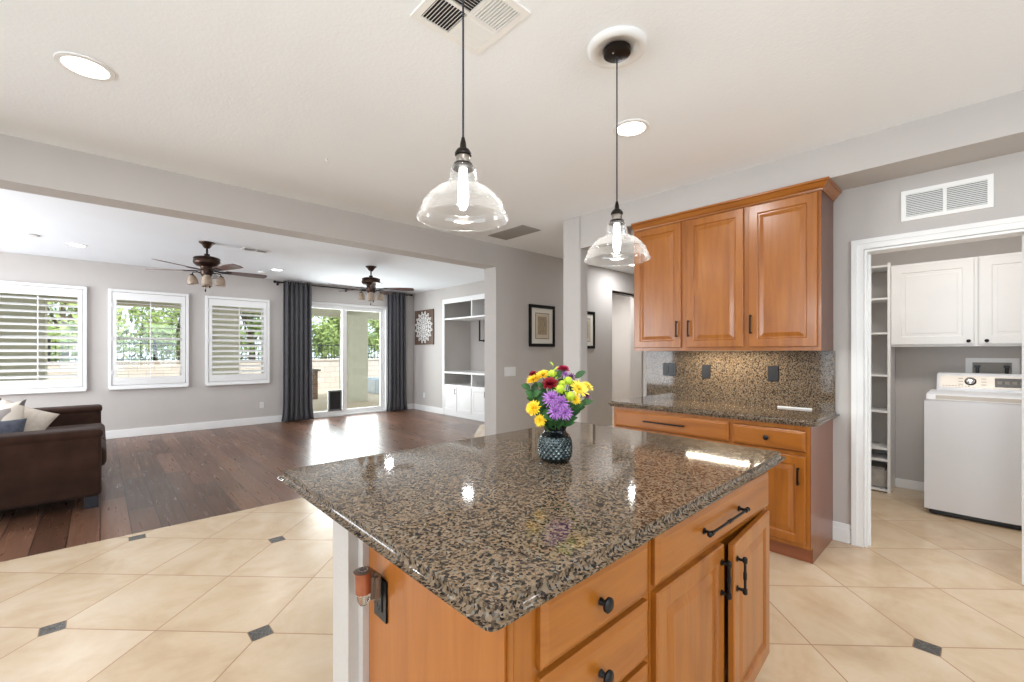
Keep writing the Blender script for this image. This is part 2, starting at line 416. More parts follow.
# laundry door casing: jambs, head, stepped casing
def casing(mb, y0, y1, zt, x, w=.068):
    e = .0015
    for t0, t1, i in ((0, .013, 0), (.013, .021, w*.55)):
        mb.box(x-t1, x-t0, y1+i, y1+w, 0, zt+i).box(x-t1, x-t0, y0-w, y0-i, 0, zt+i).box(x-t1, x-t0, y0-w, y1+w, zt+i, zt+w)
    mb.box(x+e, x+.14, y1-.018, y1-e, 0, zt-.018).box(x+e, x+.14, y0+e, y0+.018, 0, zt-.018).box(x+e, x+.14, y0+e, y1-e, zt-.018, zt-e)
    mb.box(x+.05, x+.075, y1-.03, y1-.018, 0, zt-.03).box(x+.05, x+.075, y0+.018, y0+.03, 0, zt-.03)
    return mb
struct(casing(MB(), DY0, DY1, DZ, KX), 'trim_1', M['trim'], 'white casing of the laundry doorway')
struct(MB().box(6.27, 7.2, BY0+.06, BY1-.04, 2.375, 2.4), 'header_shade', M['bronze'])  # dark strip standing for the shaded underside of the header

# ---------------------------------------------------------------- joinery helpers
T = .02
def raised(mb, x0, z0, w, h, y=0, fr=.06):
    return mb.loops(w, h, [(0, T), (0, .004), (.004, 0), (fr-.008, 0), (fr-.003, .004), (fr, .009), (fr+.008, .009), (fr+.032, .003), (fr+.036, .002)], x0, z0, y-T)
def flat5(mb, x0, z0, w, h, y=0, fr=.055):
    return mb.loops(w, h, [(0, T), (0, .003), (.003, 0), (fr, 0), (fr+.006, .006), (fr+.03, .006), (fr+.034, .003), (fr+.04, .003)], x0, z0, y-T)
def drawer_face(mb, x0, z0, w, h, y=0):
    return mb.loops(w, h, [(0, T), (0, .008), (.003, .006), (.014, .0015), (.018, 0)], x0, z0, y-T)
def bar_pull(parent, x, z, L, y=-T, vert=True, mat='black', big=False):
    """slim pull with turned collars and end posts"""
    mb = MB(); r = .0048 if big else .0045; so = .025
    P = (lambda t: (x, y-so, z+t)) if vert else (lambda t: (x+t, y-so, z))
    Q = (lambda t: (x, y, z+t)) if vert else (lambda t: (x+t, y, z))
    e = L/2
    mb.cyl(P(-e), P(e), r, 10)
    for s in (-1, 1):
        mb.cyl(Q(s*e*.9), P(s*e*.9), r*1.1, 10)
        mb.ball(P(s*e), r*1.9, 10); mb.cyl(P(s*(e*.9-.006)), P(s*(e*.9+.006)), r*1.7, 10)
        mb.cyl(Q(s*e*.9), (Vector(Q(s*e*.9))+Vector((0, -.004, 0))), r*2.2, 12)
    mb.cyl(P(-.012), P(.012), r*1.35, 10)
    return mb.build('pull', M[mat], parent, smooth=True)
def flat_pull(parent, x, z, L, y=-T, vert=True):
    mb = MB(); e = L/2
    if vert:
        mb.box(x-.006, x+.006, y-.03, y-.02, z-e, z+e, .002)
        for s in (-1, 1): mb.box(x-.005, x+.005, y-.022, y, z+s*(e-.008)-.005, z+s*(e-.008)+.005)
    else:
        mb.box(x-e, x+e, y-.03, y-.02, z-.006, z+.006, .002)
        for s in (-1, 1): mb.box(x+s*(e-.01)-.005, x+s*(e-.01)+.005, y-.022, y, z-.005, z+.005)
    return mb.build('pull', M['bronze'], parent)
def knob(parent, x, z, y=-T, r=.017, name='knob', mat='black'):
    q = Matrix.Translation((x, y, z)) @ Matrix.Rotation(PI/2, 4, 'X')
    k = r/.017
    return MB().lathe([(0, 0), (.009*k, 0), (.008*k, .004), (.006*k, .012), (.009*k, .017), (.017*k, .019), (.0172*k, .024), (.012*k, .028), (0, .029)], mat=q, n=24).build(name, M[mat], parent, smooth=True)

def granite_top(name, pts, z0, z1, rad, label, cat):
    """slab with rounded corners and a bullnose edge; pts: corners with their own radius"""
    poly = []
    n = len(pts)
    for i, (p, r) in enumerate(pts):
        p = Vector(p); a = (Vector(pts[i-1][0])-p).normalized(); b = (Vector(pts[(i+1) % n][0])-p).normalized()
        if r < 1e-4: poly.append(p); continue
        for k in range(7):
            t = k/6; q = (1-t)**2*(p+a*r)+2*t*(1-t)*p+t*t*(p+b*r); poly.append(q)
    mb = MB(); mb.prism([tuple(q) for q in poly], z0, z1)
    bmesh.ops.recalc_face_normals(mb.bm, faces=list(mb.bm.faces))
    ed = [e for e in mb.bm.edges if abs(e.verts[0].co.z-e.verts[1].co.z) < 1e-6]
    bmesh.ops.bevel(mb.bm, geom=ed, offset=rad, segments=5, affect='EDGES', clamp_overlap=True)
    o = mb.build(name, M['granite'], smooth=True, angle=50); return tag(o, label, cat)

# ---------------------------------------------------------------- kitchen island
IX0, IXM, IX1, IY0, IY1 = .58, 1.08, 2.025, .615, 1.225
CT0, CT1 = .886, .93
granite_top('island_countertop', [((.455, .540), .05), ((2.165, .568), .05), ((2.165, 1.76), .06), ((.462, 1.76), .05)], CT0, CT1, .0215,
            'large speckled brown granite top of the kitchen island', 'countertop')
# plastered half wall under the overhang
struct(MB().box(.525, 2.03, IY1, 1.40, 0, CT0, .03), 'wall_island', noisy('textured_plaster', rgb(186, 180, 174), rgb(192, 186, 180), 3, .8, .5, 90), 'textured white half wall under the island top', smooth=True, angle=60)

def carcass(root, w, d, h, toe=.1, mat='maple_z', frame=True, fd=.02, stiles=(), rails=(), toe_in=.05, mulls=()):
    mb = MB().box(0, w, fd, d, toe, h)
    mb.build('body', M[mat], root)
    f = MB()
    for s0, s1 in stiles: f.box(s0, s1, 0, fd, toe, h, .001)
    for x0, x1, z0, z1 in rails: f.box(x0, x1, 0.0005, fd, z0, z1, .001)
    f.build('face_frame', M['maple_z'], root)
    if toe: MB().box(0.002, w-.002, toe_in, d, 0, toe).build('toe_kick', M['toe'], root)
M['toe'] = wood('maple_toe', rgb(110, 58, 32), rgb(132, 72, 42), rgb(146, 84, 52), 'x', .4)

r = thing('drawer_cabinet', 'island drawer cabinet with round black knobs and plain wooden end panel', 'cabinet', (IX0, IY0, 0))
w = IXM-IX0
carcass(r, w, IY1-IY0, CT0, .1, stiles=[(0, .066), (w-.03, w)], rails=[(.05, w-.035, .852, CT0), (.05, w-.035, .1, .14), (.05, w-.035, .70, .718), (.05, w-.035, .535, .555), (.05, w-.035, .33, .35)])
MB().box(-.006, 0, .02, IY1-IY0, .0, CT0).build('end_panel', wood('maple_panel', rgb(144, 80, 26), rgb(166, 97, 34), rgb(178, 112, 46), 'z', .35), r)
for z0, z1 in ((.722, .868), (.556, .706), (.345, .54), (.125, .33)):
    d = drawer_face(MB(), .062, z0, w-.062-.025, z1-z0).build('drawer', M['maple_x'], r, bevel=0)
    knob(d, .062+(w-.087)*.465, (z0+z1)/2-.004)

r = thing('door_cabinet', 'island cabinet with a long drawer pull above two doors', 'cabinet', (IXM, IY0, 0))
w = IX1-IXM
carcass(r, w, IY1-IY0, CT0, .1, stiles=[(0, .03), (w-.03, w), (w*.475, w*.505)], rails=[(.03, w-.03, .852, CT0), (.03, w-.03, .1, .15), (.03, w-.03, .705, .735)])
d = drawer_face(MB(), .012, .728, w-.03, .14).build('drawer', M['maple_x'], r)
bar_pull(d, w*.47, .80, .32, vert=False)
dw = (w-.03-.016)/2
d = raised(MB(), .012, .125, dw, .585).build('door', M['maple_z'], r)
bar_pull(d, .012+dw-.026, .607, .112)
# right door stands slightly ajar, hinged at its right edge
d = raised(MB(), -dw, .125, dw, .585, 0).build('door', M['maple_z'], r, loc=(.012+2*dw+.012, 0, 0), rot=(0, 0, math.radians(3.5)))
bar_pull(d, -dw+.026, .607, .112)

# outlet with night light on the end panel
def outlet(name, label, loc, rotz, mat, w=.075, h=.118, slots=True, cat='outlet', rocker=1, group=None):
    r = thing(name, label, cat, loc, rotz, group)
    MB().box(-w/2, w/2, -.006, 0, -h/2, h/2, .003).build('cover_plate', M[mat], r)
    for k in range(rocker):
        cx = (k-(rocker-1)/2)*.046
        q = MB().box(cx-.017, cx+.017, -.009, -.004, -.034, .034, .002).build('insert', M[mat], r)
        if slots:
            for s in (-.02, .02):
                MB().box(cx-.009, cx-.006, -.0095, -.0085, s-.005, s+.005).box(cx+.006, cx+.009, -.0095, -.0085, s-.005, s+.005).box(cx-.002, cx+.002, -.0095, -.0085, s-.012, s-.008).build('slot', M['darkgap'], q)
    return r
outlet('wall_outlet', 'black outlet on the end panel of the island', (IX0-.006, 1.145, .675), RX, 'blackp')
r = thing('night_light', 'small copper and glass night light plugged into the island', 'night light', (IX0-.016, 1.14, .728), RX)
MB().box(-.02, .02, -.03, 0, -.05, .03, .01).build('plug_body', M['pewter'], r)
oy_ = -.046
MB().lathe([(.0205, -.028), (.021, .0), (.022, .022), (.0255, .03), (.0235, .03), (.0, .027)], 0, oy_, .012).build('shade', M['copper'], r, smooth=True)
mb = MB().lathe([(.0235, .0305), (.018, .033), (.0, .034)], 0, oy_, .012)
for k in range(10): mb.ball((.012*math.cos(k*PI/5), oy_+.012*math.sin(k*PI/5), .046), .0025, 6)
mb.build('perforated_cap', M['pewter'], r, smooth=True)
MB().lathe([(.0185, -.028), (.017, -.045), (.01, -.06), (.0, -.064)], 0, oy_, .012).build('glass_tip', plain('clear_tip', rgb(240, 236, 226), .06, trans=.9), r, smooth=True)

# ---------------------------------------------------------------- back run: base cabinets, worktop, splash, wall cabinets
BX = 3.29
YL, YM, YR = 2.205, 1.222, .745       # left end, joint, right end (world y)
r = thing('base_cabinet', 'base cabinet with a wide drawer below the granite counter, left of the two', 'cabinet', (BX, YL, 0), RX, 'base cabinets along the back wall')
w = YL-YM; D = KX-BX
carcass(r, w, D, CT0, .1, stiles=[(0, .022), (w-.02, w)], rails=[(.02, w-.02, .855, CT0), (.02, w-.02, .1, .14), (.02, w-.02, .69, .715)])
d = drawer_face(MB(), .02, .722, w-.035, .138).build('drawer', M['maple_x'], r); flat_pull(d, w*.485, .792, .345, vert=False)
for k in range(2):
    ddw = (w-.045)/2
    d = raised(MB(), .02+k*(ddw+.008), .14, ddw, .555).build('door', M['maple_z'], r); flat_pull(d, .02+ddw-.03 if k == 0 else .02+ddw+.008+.03, .58, .115)
r = thing('base_cabinet', 'narrow base cabinet with a knobbed drawer over one door, by the laundry doorway', 'cabinet', (BX, YM, 0), RX, 'base cabinets along the back wall')
w = YM-YR
carcass(r, w, D, CT0, .1, stiles=[(0, .02), (w-.03, w)], rails=[(.02, w-.03, .855, CT0), (.02, w-.03, .1, .14), (.02, w-.03, .69, .715)])
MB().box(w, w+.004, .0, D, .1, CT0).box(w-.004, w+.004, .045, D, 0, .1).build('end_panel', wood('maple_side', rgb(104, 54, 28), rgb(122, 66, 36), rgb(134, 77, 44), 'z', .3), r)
d = drawer_face(MB(), .012, .722, w-.035, .13).build('drawer', M['maple_x'], r); knob(d, .012+(w-.035)*.5, .788)
d = raised(MB(), .012, .13, w-.035, .56).build('door', M['maple_z'], r); flat_pull(d, w-.06, .565, .11)

granite_top('back_countertop', [((3.255, 2.255), .03), ((3.255, .70), .09), ((KX-.004, .70), 0), ((KX-.004, 2.255), 0)], CT0, CT1, .017,
            'speckled granite counter along the back wall under the wooden wall cabinets', 'countertop')
o = MB().box(KX-.024, KX-.001, .725, 2.222, CT1, 1.368, .001).build('backsplash', M['granite'])
tag(o, 'tall granite backsplash with three black outlets', 'backsplash')
outlet('wall_outlet', 'wide black double outlet at the left of the granite backsplash', (KX-.024, 1.985, 1.198), RX, 'blackp', .13, .118, True, rocker=2)
outlet('wall_outlet', 'black outlet in the middle of the granite backsplash', (KX-.024, 1.646, 1.19), RX, 'blackp')
outlet('light_switch', 'black switch at the right of the granite backsplash', (KX-.024, 1.122, 1.19), RX, 'blackp', .078, .122, False, 'switch')
o = MB().box(KX-.045, KX-.025, .86, 1.09, CT1, CT1+.011, .003).build('plastic_strip', M['white'])
tag(o, 'thin white strip lying at the foot of the backsplash', 'strip')

# wall cabinets
UZ0, UZ1 = 1.37, 2.46
UL, UM, UR = 2.165, 1.213, .742
r = thing('wall_cabinet', 'wooden wall cabinet with two doors, left of the single door one', 'cabinet', (FX, UL, 0), RX, 'wall cabinets over the back counter')
w = UL-UM; D = KX-FX
MB().box(0, w, .02, D, UZ0+.03, UZ1).box(0, .016, .02, D, UZ0, UZ0+.03).box(w-.016, w, .02, D, UZ0, UZ0+.03).build('body', M['maple_z'], r)
MB().box(0, .02, 0, .02, UZ0, UZ1).box(w-.02, w, 0, .02, UZ0, UZ1).box(.445, .50, 0, .02, UZ0, UZ1).box(.02, w-.02, .0005, .02, UZ0, UZ0+.04).box(.02, w-.02, .0005, .02, UZ1-.03, UZ1).build('face_frame', M['maple_z'], r)
d = raised(MB(), .012, UZ0+.028, .435, 1.045, fr=.062).build('door', M['maple_z'], r); flat_pull(d, .012+.435-.028, 1.552, .135)
d = raised(MB(), .50, UZ0+.028, .437, 1.045, fr=.062).build('door', M['maple_z'], r); flat_pull(d, .50+.02, 1.552, .135)
r = thing('wall_cabinet', 'wooden wall cabinet with one wide door, nearest the laundry doorway', 'cabinet', (FX, UM, 0), RX, 'wall cabinets over the back counter')
w = UM-UR
MB().box(0, w, .02, D, UZ0+.03, UZ1).box(0, .016, .02, D, UZ0, UZ0+.03).box(w-.016, w, .02, D, UZ0, UZ0+.03).build('body', M['maple_z'], r)
MB().box(0, .03, 0, .02, UZ0, UZ1).box(w-.022, w, 0, .02, UZ0, UZ1).box(.03, w-.022, .0005, .02, UZ0, UZ0+.04).box(.03, w-.022, .0005, .02, UZ1-.03, UZ1).build('face_frame', M['maple_z'], r)
MB().box(w, w+.004, .0, D, UZ0, UZ1).build('end_panel', wood('maple_side_shaded', rgb(84, 45, 25), rgb(100, 56, 33), rgb(110, 64, 39), 'z', .35), r)  # maple darkened here to stand for the shade on this side
d = raised(MB(), .022, UZ0+.028, w-.04, 1.045, fr=.066).build('door', M['maple_z'], r); flat_pull(d, .04, 1.565, .14)
# crown moulding: profile swept along front and right return, mitred
def crown():
    prof = [(0, 0), (.008, 0), (.012, .012), (.02, .018), (.038, .046), (.05, .05), (.05, .064), (0, .064)]
    mb = MB(); path = [((FX-.001, UL), (-1, 0)), ((FX-.001, UR-.004), (-1, -1)), ((KX-.001, UR-.004), (0, -1))]
    rings = []
    for (px, py), (dx, dy) in path:
        rings.append([mb.bm.verts.new((px+dx*o, py+dy*o, UZ1-.008+z)) for o, z in prof])
    n = len(prof)
    for a, b in zip(rings, rings[1:]):
        for k in range(n): mb.bm.faces.new((a[k], a[(k+1) % n], b[(k+1) % n], b[k]))
    mb.bm.faces.new(rings[0]); mb.bm.faces.new(rings[-1][::-1])
    return mb.build('crown_moulding', M['maple_y'])
tag(crown(), 'wooden crown moulding along the top of the wall cabinets', 'moulding')
# under cabinet light
r = thing('under_cabinet_light', 'lit strip light under the wooden wall cabinets', 'light', (3.70, 1.44, UZ0+.03))
MB().box(-.02, .02, -.32, .32, -.012, 0, .002).build('housing', M['white'], r)
MB().box(-.015, .015, -.31, .31, -.0155, -.0118).build('diffuser', M['led'], r)
lamp('led_glow', 'AREA', (0, 0, -.02), (0, 0, 0), 5, (1, .86, .62), .03, .6, parent=r)

# ---------------------------------------------------------------- pendants
def pendant(x, y, zr, label, medal):
    r = thing('pendant_lamp', label, 'pendant lamp', (x, y, KZ))
    dz = zr-KZ
    MB().lathe([(0, 0), (.06, 0), (.06, -.022), (.052, -.028), (0, -.03)], cz=medal).build('canopy', M['bronze'], r, smooth=True)
    for s in (-1, 1): MB().ball((s*.03, 0, -.03+medal), .004, 8).build('screw', M['pewter'], r, smooth=True)
    MB().cyl((0, 0, -.028+medal), (0, 0, dz+.245), .0032, 8).build('cord', M['cord'], r, smooth=True)
    so = MB().lathe([(0, .262), (.005, .262), (.009, .245), (.011, .228), (.02, .222), (.027, .21), (.027, .204), (.021, .202), (.021, .178), (.03, .176), (.034, .168), (.034, .16), (0, .16)], cz=dz).build('socket', M['bronze'], r, smooth=True, angle=50)
    MB().lathe([(.0215, .202), (.0225, .2), (.0225, .18), (.0215, .178)], cz=dz).build('socket_band', M['pewter'], so, smooth=True)
    prof = [(.036, .168), (.042, .163), (.043, .15), (.046, .125), (.05, .112), (.047, .109), (.06, .102), (.083, .091), (.086, .0905), (.087, .0885), (.108, .071), (.124, .05), (.1285, .047), (.1285, .043), (.127, .040), (.136, .022), (.1425, .004), (.146, .002), (.1465, -.001)]
    inner = [(q-.003, z-.001) for q, z in prof[::-1]]
    MB().lathe(prof+[(.1455, -.0035), (.141, -.003)]+inner, cz=dz, n=64, close=True).build('glass_shade', M['shade_glass'], r, smooth=True, angle=180)
    b = MB().lathe([(.0, .16), (.013, .16), (.013, .135), (.014, .12), (.017, .1), (.018, .07), (.015, .045), (.008, .03), (0, .026)], cz=dz, n=24).build('bulb', M['bulb'], r, smooth=True)
    lamp('bulb_glow', 'POINT', (0, 0, dz-.01), (0, 0, 0), 6, (1, .96, .9), .03, parent=r)
    return r
pendant(.855, 1.144, 1.79, 'clear glass bell pendant, nearer and left of the two over the island', -.02)
pendant(1.707, 1.129, 1.779, 'clear glass bell pendant hung from the white ceiling medallion', -.012)
for x, y, l in ((1.707, 1.129, 'round white ceiling medallion behind the right pendant'),):
    o = MB().lathe([(.06, -.0), (.06, -.012), (.09, -.012), (.095, -.02), (.115, -.024), (.128, -.016), (.132, 0)], x, y, KZ, 64).build('ceiling_medallion', M['white'], smooth=True, angle=180)
    tag(o, l, 'medallion')

# ---------------------------------------------------------------- recessed lights, vents
def can(x, y, z, r, label, power):
    t = thing('recessed_light', label, 'ceiling light', (x, y, z), 0, 'recessed ceiling lights')
    MB().lathe([(r*1.28, 0), (r*1.26, -.006), (r*1.02, -.008), (r, -.003)], n=48).build('trim_ring', M['white'], t, smooth=True)
    MB().lathe([(r, -.0035), (r*.5, -.0045), (0, -.005)], n=48).build('lens', M['lens'], t, smooth=True)
    lamp('can_glow', 'AREA', (0, 0, -.012), (0, 0, 0), power, (.97, .985, 1), r*1.9, parent=t, disk=True)
can(-.051, 2.962, KZ, .085, 'lit recessed light at the upper left of the kitchen ceiling', 12)
can(2.388, 1.478, KZ, .085, 'lit recessed light beside the right pendant cord', 12)
can(6.15, 3.75, KZ, .08, 'lit recessed light on the hall ceiling behind the glass pendant', 17)
can(-.22, 8.07, LZ, .08, 'lit recessed lounge light above the leftmost shuttered window', 8)
can(2.19, 8.17, LZ, .08, 'lit recessed lounge light left of the dark curtains', 8)
can(4.25, 8.16, LZ, .08, 'lit recessed lounge light near the farther ceiling fan', 8)
can(4.27, 5.58, LZ, .08, 'recessed lounge light hidden behind the beam', 8)
for x, y in ((.2, .2), (2.3, -.9), (-1.6, 1.2), (-.2, -1.9)): can(x, y, KZ, .085, 'recessed kitchen ceiling light behind the camera', 12)
o = MB().lathe([(.085, 0), (.085, -.012), (.06, -.018), (0, -.02)], -.62, 7.75, LZ, 32).build('ceiling_speaker', M['whitem'], smooth=True); tag(o, 'faint white round speaker on the lounge ceiling at far left', 'speaker')
o = MB().lathe([(.07, 0), (.07, -.02), (.05, -.03), (0, -.032)], 2.06, 8.55, LZ, 32).build('smoke_detector', M['whitem'], smooth=True); tag(o, 'white smoke detector on the lounge ceiling near the curtain rod', 'smoke detector')
hx, hy = 1.184, 3.201
mb = MB().cyl((hx, hy, KZ), (hx, hy, KZ-.01), .009, 12).tube([(hx, hy, KZ-.008), (hx, hy, KZ-.026), (hx+.007, hy, KZ-.034), (hx+.015, hy, KZ-.028)], .0025)
tag(mb.build('ceiling_hook', M['white'], smooth=True), 'tiny white hook in the kitchen ceiling', 'hook')

# four way register over the island
r = thing('ceiling_register', 'square four way white air register on the kitchen ceiling', 'vent', (1.1, 1.425, KZ))
h = .174
mb = MB()
for x0, x1, y0, y1 in ((-h, h, -h, -h+.03), (-h, h, h-.03, h), (-h, -h+.03, -h+.03, h-.03), (h-.03, h, -h+.03, h-.03), (-.007, .007, -h+.03, h-.03), (-h+.03, -.007, -.007, .007), (.007, h-.03, -.007, .007)): mb.box(x0, x1, y0, y1, -.008, 0)
mb.build('frame', M['whitem'], r)
MB().box(-h+.02, h-.02, -h+.02, h-.02, -.0012, 0).build('duct_back', M['darkgap'], r)
mb = MB()
for qx in (0, 1):
    for qy in (0, 1):
        x0 = -h+.03 if qx == 0 else .007; y0 = -h+.03 if qy == 0 else .007; L = h-.037; n = 10
        alongx = (qx+qy) % 2 == 0
        hw = {(0, 0): -.0042, (0, 1): -.0042, (1, 0): .0008, (1, 1): .0052}[(qx, qy)]
        if (qx, qy) == (1, 0): n = 10
        th = .0028 if (qx, qy) == (1, 0) else .0009
        for k in range(n):
            c = (k+.5)*L/n
            q0 = (y0 if alongx else x0)+c; e0 = x0 if alongx else y0
            mb.prism([(q0-hw-th, -.001), (q0-hw+th, -.001), (q0+hw+th, -.0095), (q0+hw-th, -.0095)], e0, e0+L, 'x' if alongx else 'y')
mb.build('louvers', M['whitem'], r)
def vent(name, label, loc, w, h, rot, n, split=1, back='darkgap', mat='whitem', fr=.025, tilt=.6, thick=.0016):
    """flat grille: local x wide, local z high, facing -y"""
    r = thing(name, label, 'vent', loc); r.rotation_euler = rot
    mb = MB().box(-w/2, w/2, -.008, 0, -h/2, -h/2+fr).box(-w/2, w/2, -.008, 0, h/2-fr, h/2).box(-w/2, -w/2+fr, -.008, 0, -h/2+fr, h/2-fr).box(w/2-fr, w/2, -.008, 0, -h/2+fr, h/2-fr)
    for k in range(1, split): x = -w/2+w*k/split; mb.box(x-fr*.35, x+fr*.35, -.008, 0, -h/2+fr, h/2-fr)
    mb.build('frame', M[mat], r)
    MB().box(-w/2+fr*.8, w/2-fr*.8, -.0012, -.0002, -h/2+fr*.8, h/2-fr*.8).build('duct_back', M[back], r)
    mb = MB(); H = h-2*fr
    for k in range(n):
        z = -h/2+fr+(k+.5)*H/n; dz = H/n*tilt
        mb.prism([(-.0015, z+dz/2), (-.0015, z+dz/2+thick), (-.009, z-dz/2+thick), (-.009, z-dz/2)], -w/2+fr, w/2-fr, 'x')
    mb.build('louvers', M[mat], r); return r
vent('return_grille', 'white return grille high on the wall above the laundry doorway', (KX, .16, 2.324), .415, .198, (0, 0, RX), 13, 2, tilt=.75)
M['greyvent'] = plain('grey_vent', rgb(150, 146, 140), .6)
vent('ceiling_vent', 'grey slatted return vent on the ceiling in front of the hall', (3.49, 3.7, KZ), 0.58, .29, (PI/2, 0, RX), 14, 4, mat='greyvent', fr=.012)
vent('ceiling_vent', 'small white vent on the lounge ceiling beside the near fan', (1.56, 6.8, LZ), 0.33, .2, (PI/2, 0, .0), 6, 2, fr=.03, tilt=-.25)

# ---------------------------------------------------------------- laundry room
SX = 5.53
r = thing('shelf_unit', 'tall narrow white shelf unit inside the laundry room', 'shelf', (SX, .845, 0), RX)
w = .245; D = .33
MB().box(0, .018, 0, D, 0, 2.22).box(w-.022, w, 0, D, 0, 2.22).build('side_panel', M['white'], r)
MB().box(.018, w-.022, D-.012, D, 0, 2.2).build('back_panel', M['wall'], r)
for z in (.03, .32, .43, .79, 1.14, 1.55, 1.885, 2.2): MB().box(.018, w-.022, 0.0, D-.012, z-.018, z).build('shelf', M['white'], r)
o = MB().box(SX+.03, SX+.25, .63, .80, .0305, .23, .02).build('storage_bin', noisy('grey_plastic_bin', rgb(150, 146, 140), rgb(180, 176, 170), 12, .4), smooth=True)
tag(o, 'grey storage bin on the bottom of the laundry shelf', 'bin')
def white_cab(label, y0, w, knob_left):
    r = thing('laundry_cabinet', label, 'cabinet', (5.57, y0, 0), RX, 'white laundry wall cabinets')
    MB().box(0, w, 0, .295, 1.41, 2.19).build('body', M['white'], r)
    d = flat5(MB(), .008, 1.43, w-.03, .745, fr=.07).build('door', M['white'], r)
    knob(d, .05 if knob_left else w-.055, 1.445+.012, r=.014)
white_cab('white laundry wall cabinet, wider of the two above the washer', .605, .58, False)
white_cab('white laundry wall cabinet cut off by the right door casing', .022, .58, True)
MB_ = None
r = thing('washing_machine', 'white top loading washing machine in the laundry room', 'washing machine', (5.08, .335, 0), RX)
w, D = .69, .72
MB().box(.01, w-.01, .03, D, .035, .945, .012).build('body', M['washer'], r, smooth=True)
mb = MB()
rows = 9; cols = 3
# gently bowed front skin
n = 12; vs = []
for i in range(n+1):
    t = i/n; x = t*w; y = .02-.018*math.sin(PI*t)
    vs.append((x, y))
mb.prism(vs+[(w, .05), (0, .05)], .045, .95)
mb.build('front_panel', M['washer'], r, smooth=True, angle=50)
MB().box(.03, w-.03, .02, D-.02, .012, .036, .004).build('plinth', M['blackp'], r)
for x in (.06, w-.06): MB().cyl((x, .07, 0), (x, .07, .03), .022, 12).build('foot', M['blackp'], r)
for x in (.06, w-.06): MB().cyl((x, D-.07, 0), (x, D-.07, .03), .022, 12).build('foot', M['blackp'], r)
MB().prism([(.02, .945), (.012, .965), (.03, 1.0), (.06, 1.012), (.5, 1.02), (.5, .945)], .012, w-.012, 'x').build('lid', M['washer'], r, smooth=True, bevel=.005)
MB().prism([(.0185, .957), (.028, .995), (.022, 1.0), (.012, .960)], .07, w-.07, 'x').build('handle_slot', M['beige_plastic'], r)
mb = MB().prism([(.48, .945), (.475, 1.03), (.55, 1.155), (.58, 1.17), (.70, 1.17), (.715, 1.15), (.715, .945)], .05, w-.05, 'x')
c = mb.build('console', M['washer'], r, bevel=.02, smooth=True)
# console fascia on the sloping face
A, Bq = Vector((0, .4755, 1.03)), Vector((0, .55, 1.155)); e = (Bq-A).normalized(); nrm = Vector((0, -e.z, e.y))
def on_face(x, t, off=.002): p = A+(Bq-A)*t+nrm*off; return Vector((x, p.y, p.z))
def face_quad(x0, x1, t0, t1, off, th=.002):
    mb = MB(); a = [on_face(x0, t0, off), on_face(x1, t0, off), on_face(x1, t1, off), on_face(x0, t1, off)]
    b = [q-nrm*th for q in a]; mb.add([tuple(q) for q in a+b], [(0, 1, 2, 3), (7, 6, 5, 4), (0, 4, 5, 1), (1, 5, 6, 2), (2, 6, 7, 3), (3, 7, 4, 0)]); return mb
f = face_quad(.075, w-.075, .12, .93, .003, .004).build('fascia', M['beige_plastic'], c)
q = Matrix.Translation(on_face(.265, .55, .003)) @ nrm.to_track_quat('Z', 'Y').to_matrix().to_4x4()
MB().lathe([(0, 0), (.037, 0), (.037, .006), (.03, .008)], mat=q).build('dial_ring', M['blackp'], c, smooth=True)
MB().lathe([(.032, .004), (.03, .022), (.024, .026), (0, .027)], mat=q).build('dial', M['chrome'], c, smooth=True)
ds = face_quad(.41, .60, .22, .82, .0045, .002).build('display', M['blackp'], c)
M['dispdig'] = plain('display_mark', rgb(120, 112, 100), .5)
for k in range(4): face_quad(.425+k*.042, .452+k*.042, .42, .62, .0055, .001).build('display_key', M['dispdig'], ds)
mb = MB(); 
for k in range(3):
    for sx in (.19, .33):
        m2 = face_quad(sx, sx+.03, .32+k*.2, .36+k*.2, .004, .001); mb.merge(m2.bm)
for k in range(9): m2 = face_quad(.09+k*.02, .103+k*.02, .2, .24, .004, .001); mb.merge(m2.bm)
mb.build('printed_marks', M['dispdig'], f)
# water outlet box
r = thing('washer_outlet_box', 'white washer valve box in the wall behind the washing machine', 'outlet box', (5.87, -.06, 1.19), RX)
w = .33; mb = MB()
for x0, x1, z0, z1 in ((-w/2, w/2, .075, .115), (-w/2, w/2, -.115, -.075), (-w/2, -w/2+.045, -.075, .075), (w/2-.045, w/2, -.075, .075)): mb.box(x0, x1, -.012, 0, z0, z1, .002)
mb.build('frame', M['white'], r)
MB().box(-w/2+.04, w/2-.04, -.004, -.001, -.08, .08).build('recess', M['greyvent'], r)
for x in (-.09, .09): MB().cyl((x, -.01, -.07), (x, -.01, .05), .012, 10).box(x-.02, x+.02, -.03, -.005, .03, .05).build('valve', M['blackp'], r)
lamp('laundry_fill', 'AREA', (4.4, .1, KZ-.04), (0, 0, 0), 22, (1, .97, .93), .3, .9)  # added fill lamp, with an unseen housing, to brighten the laundry room
r = thing('laundry_fill_housing', 'unseen flat ceiling light added to brighten the laundry room', 'ceiling light', (4.4, .1, KZ))
MB().box(-.17, .17, -.5, .5, -.03, 0, .004).build('housing', M['white'], r)

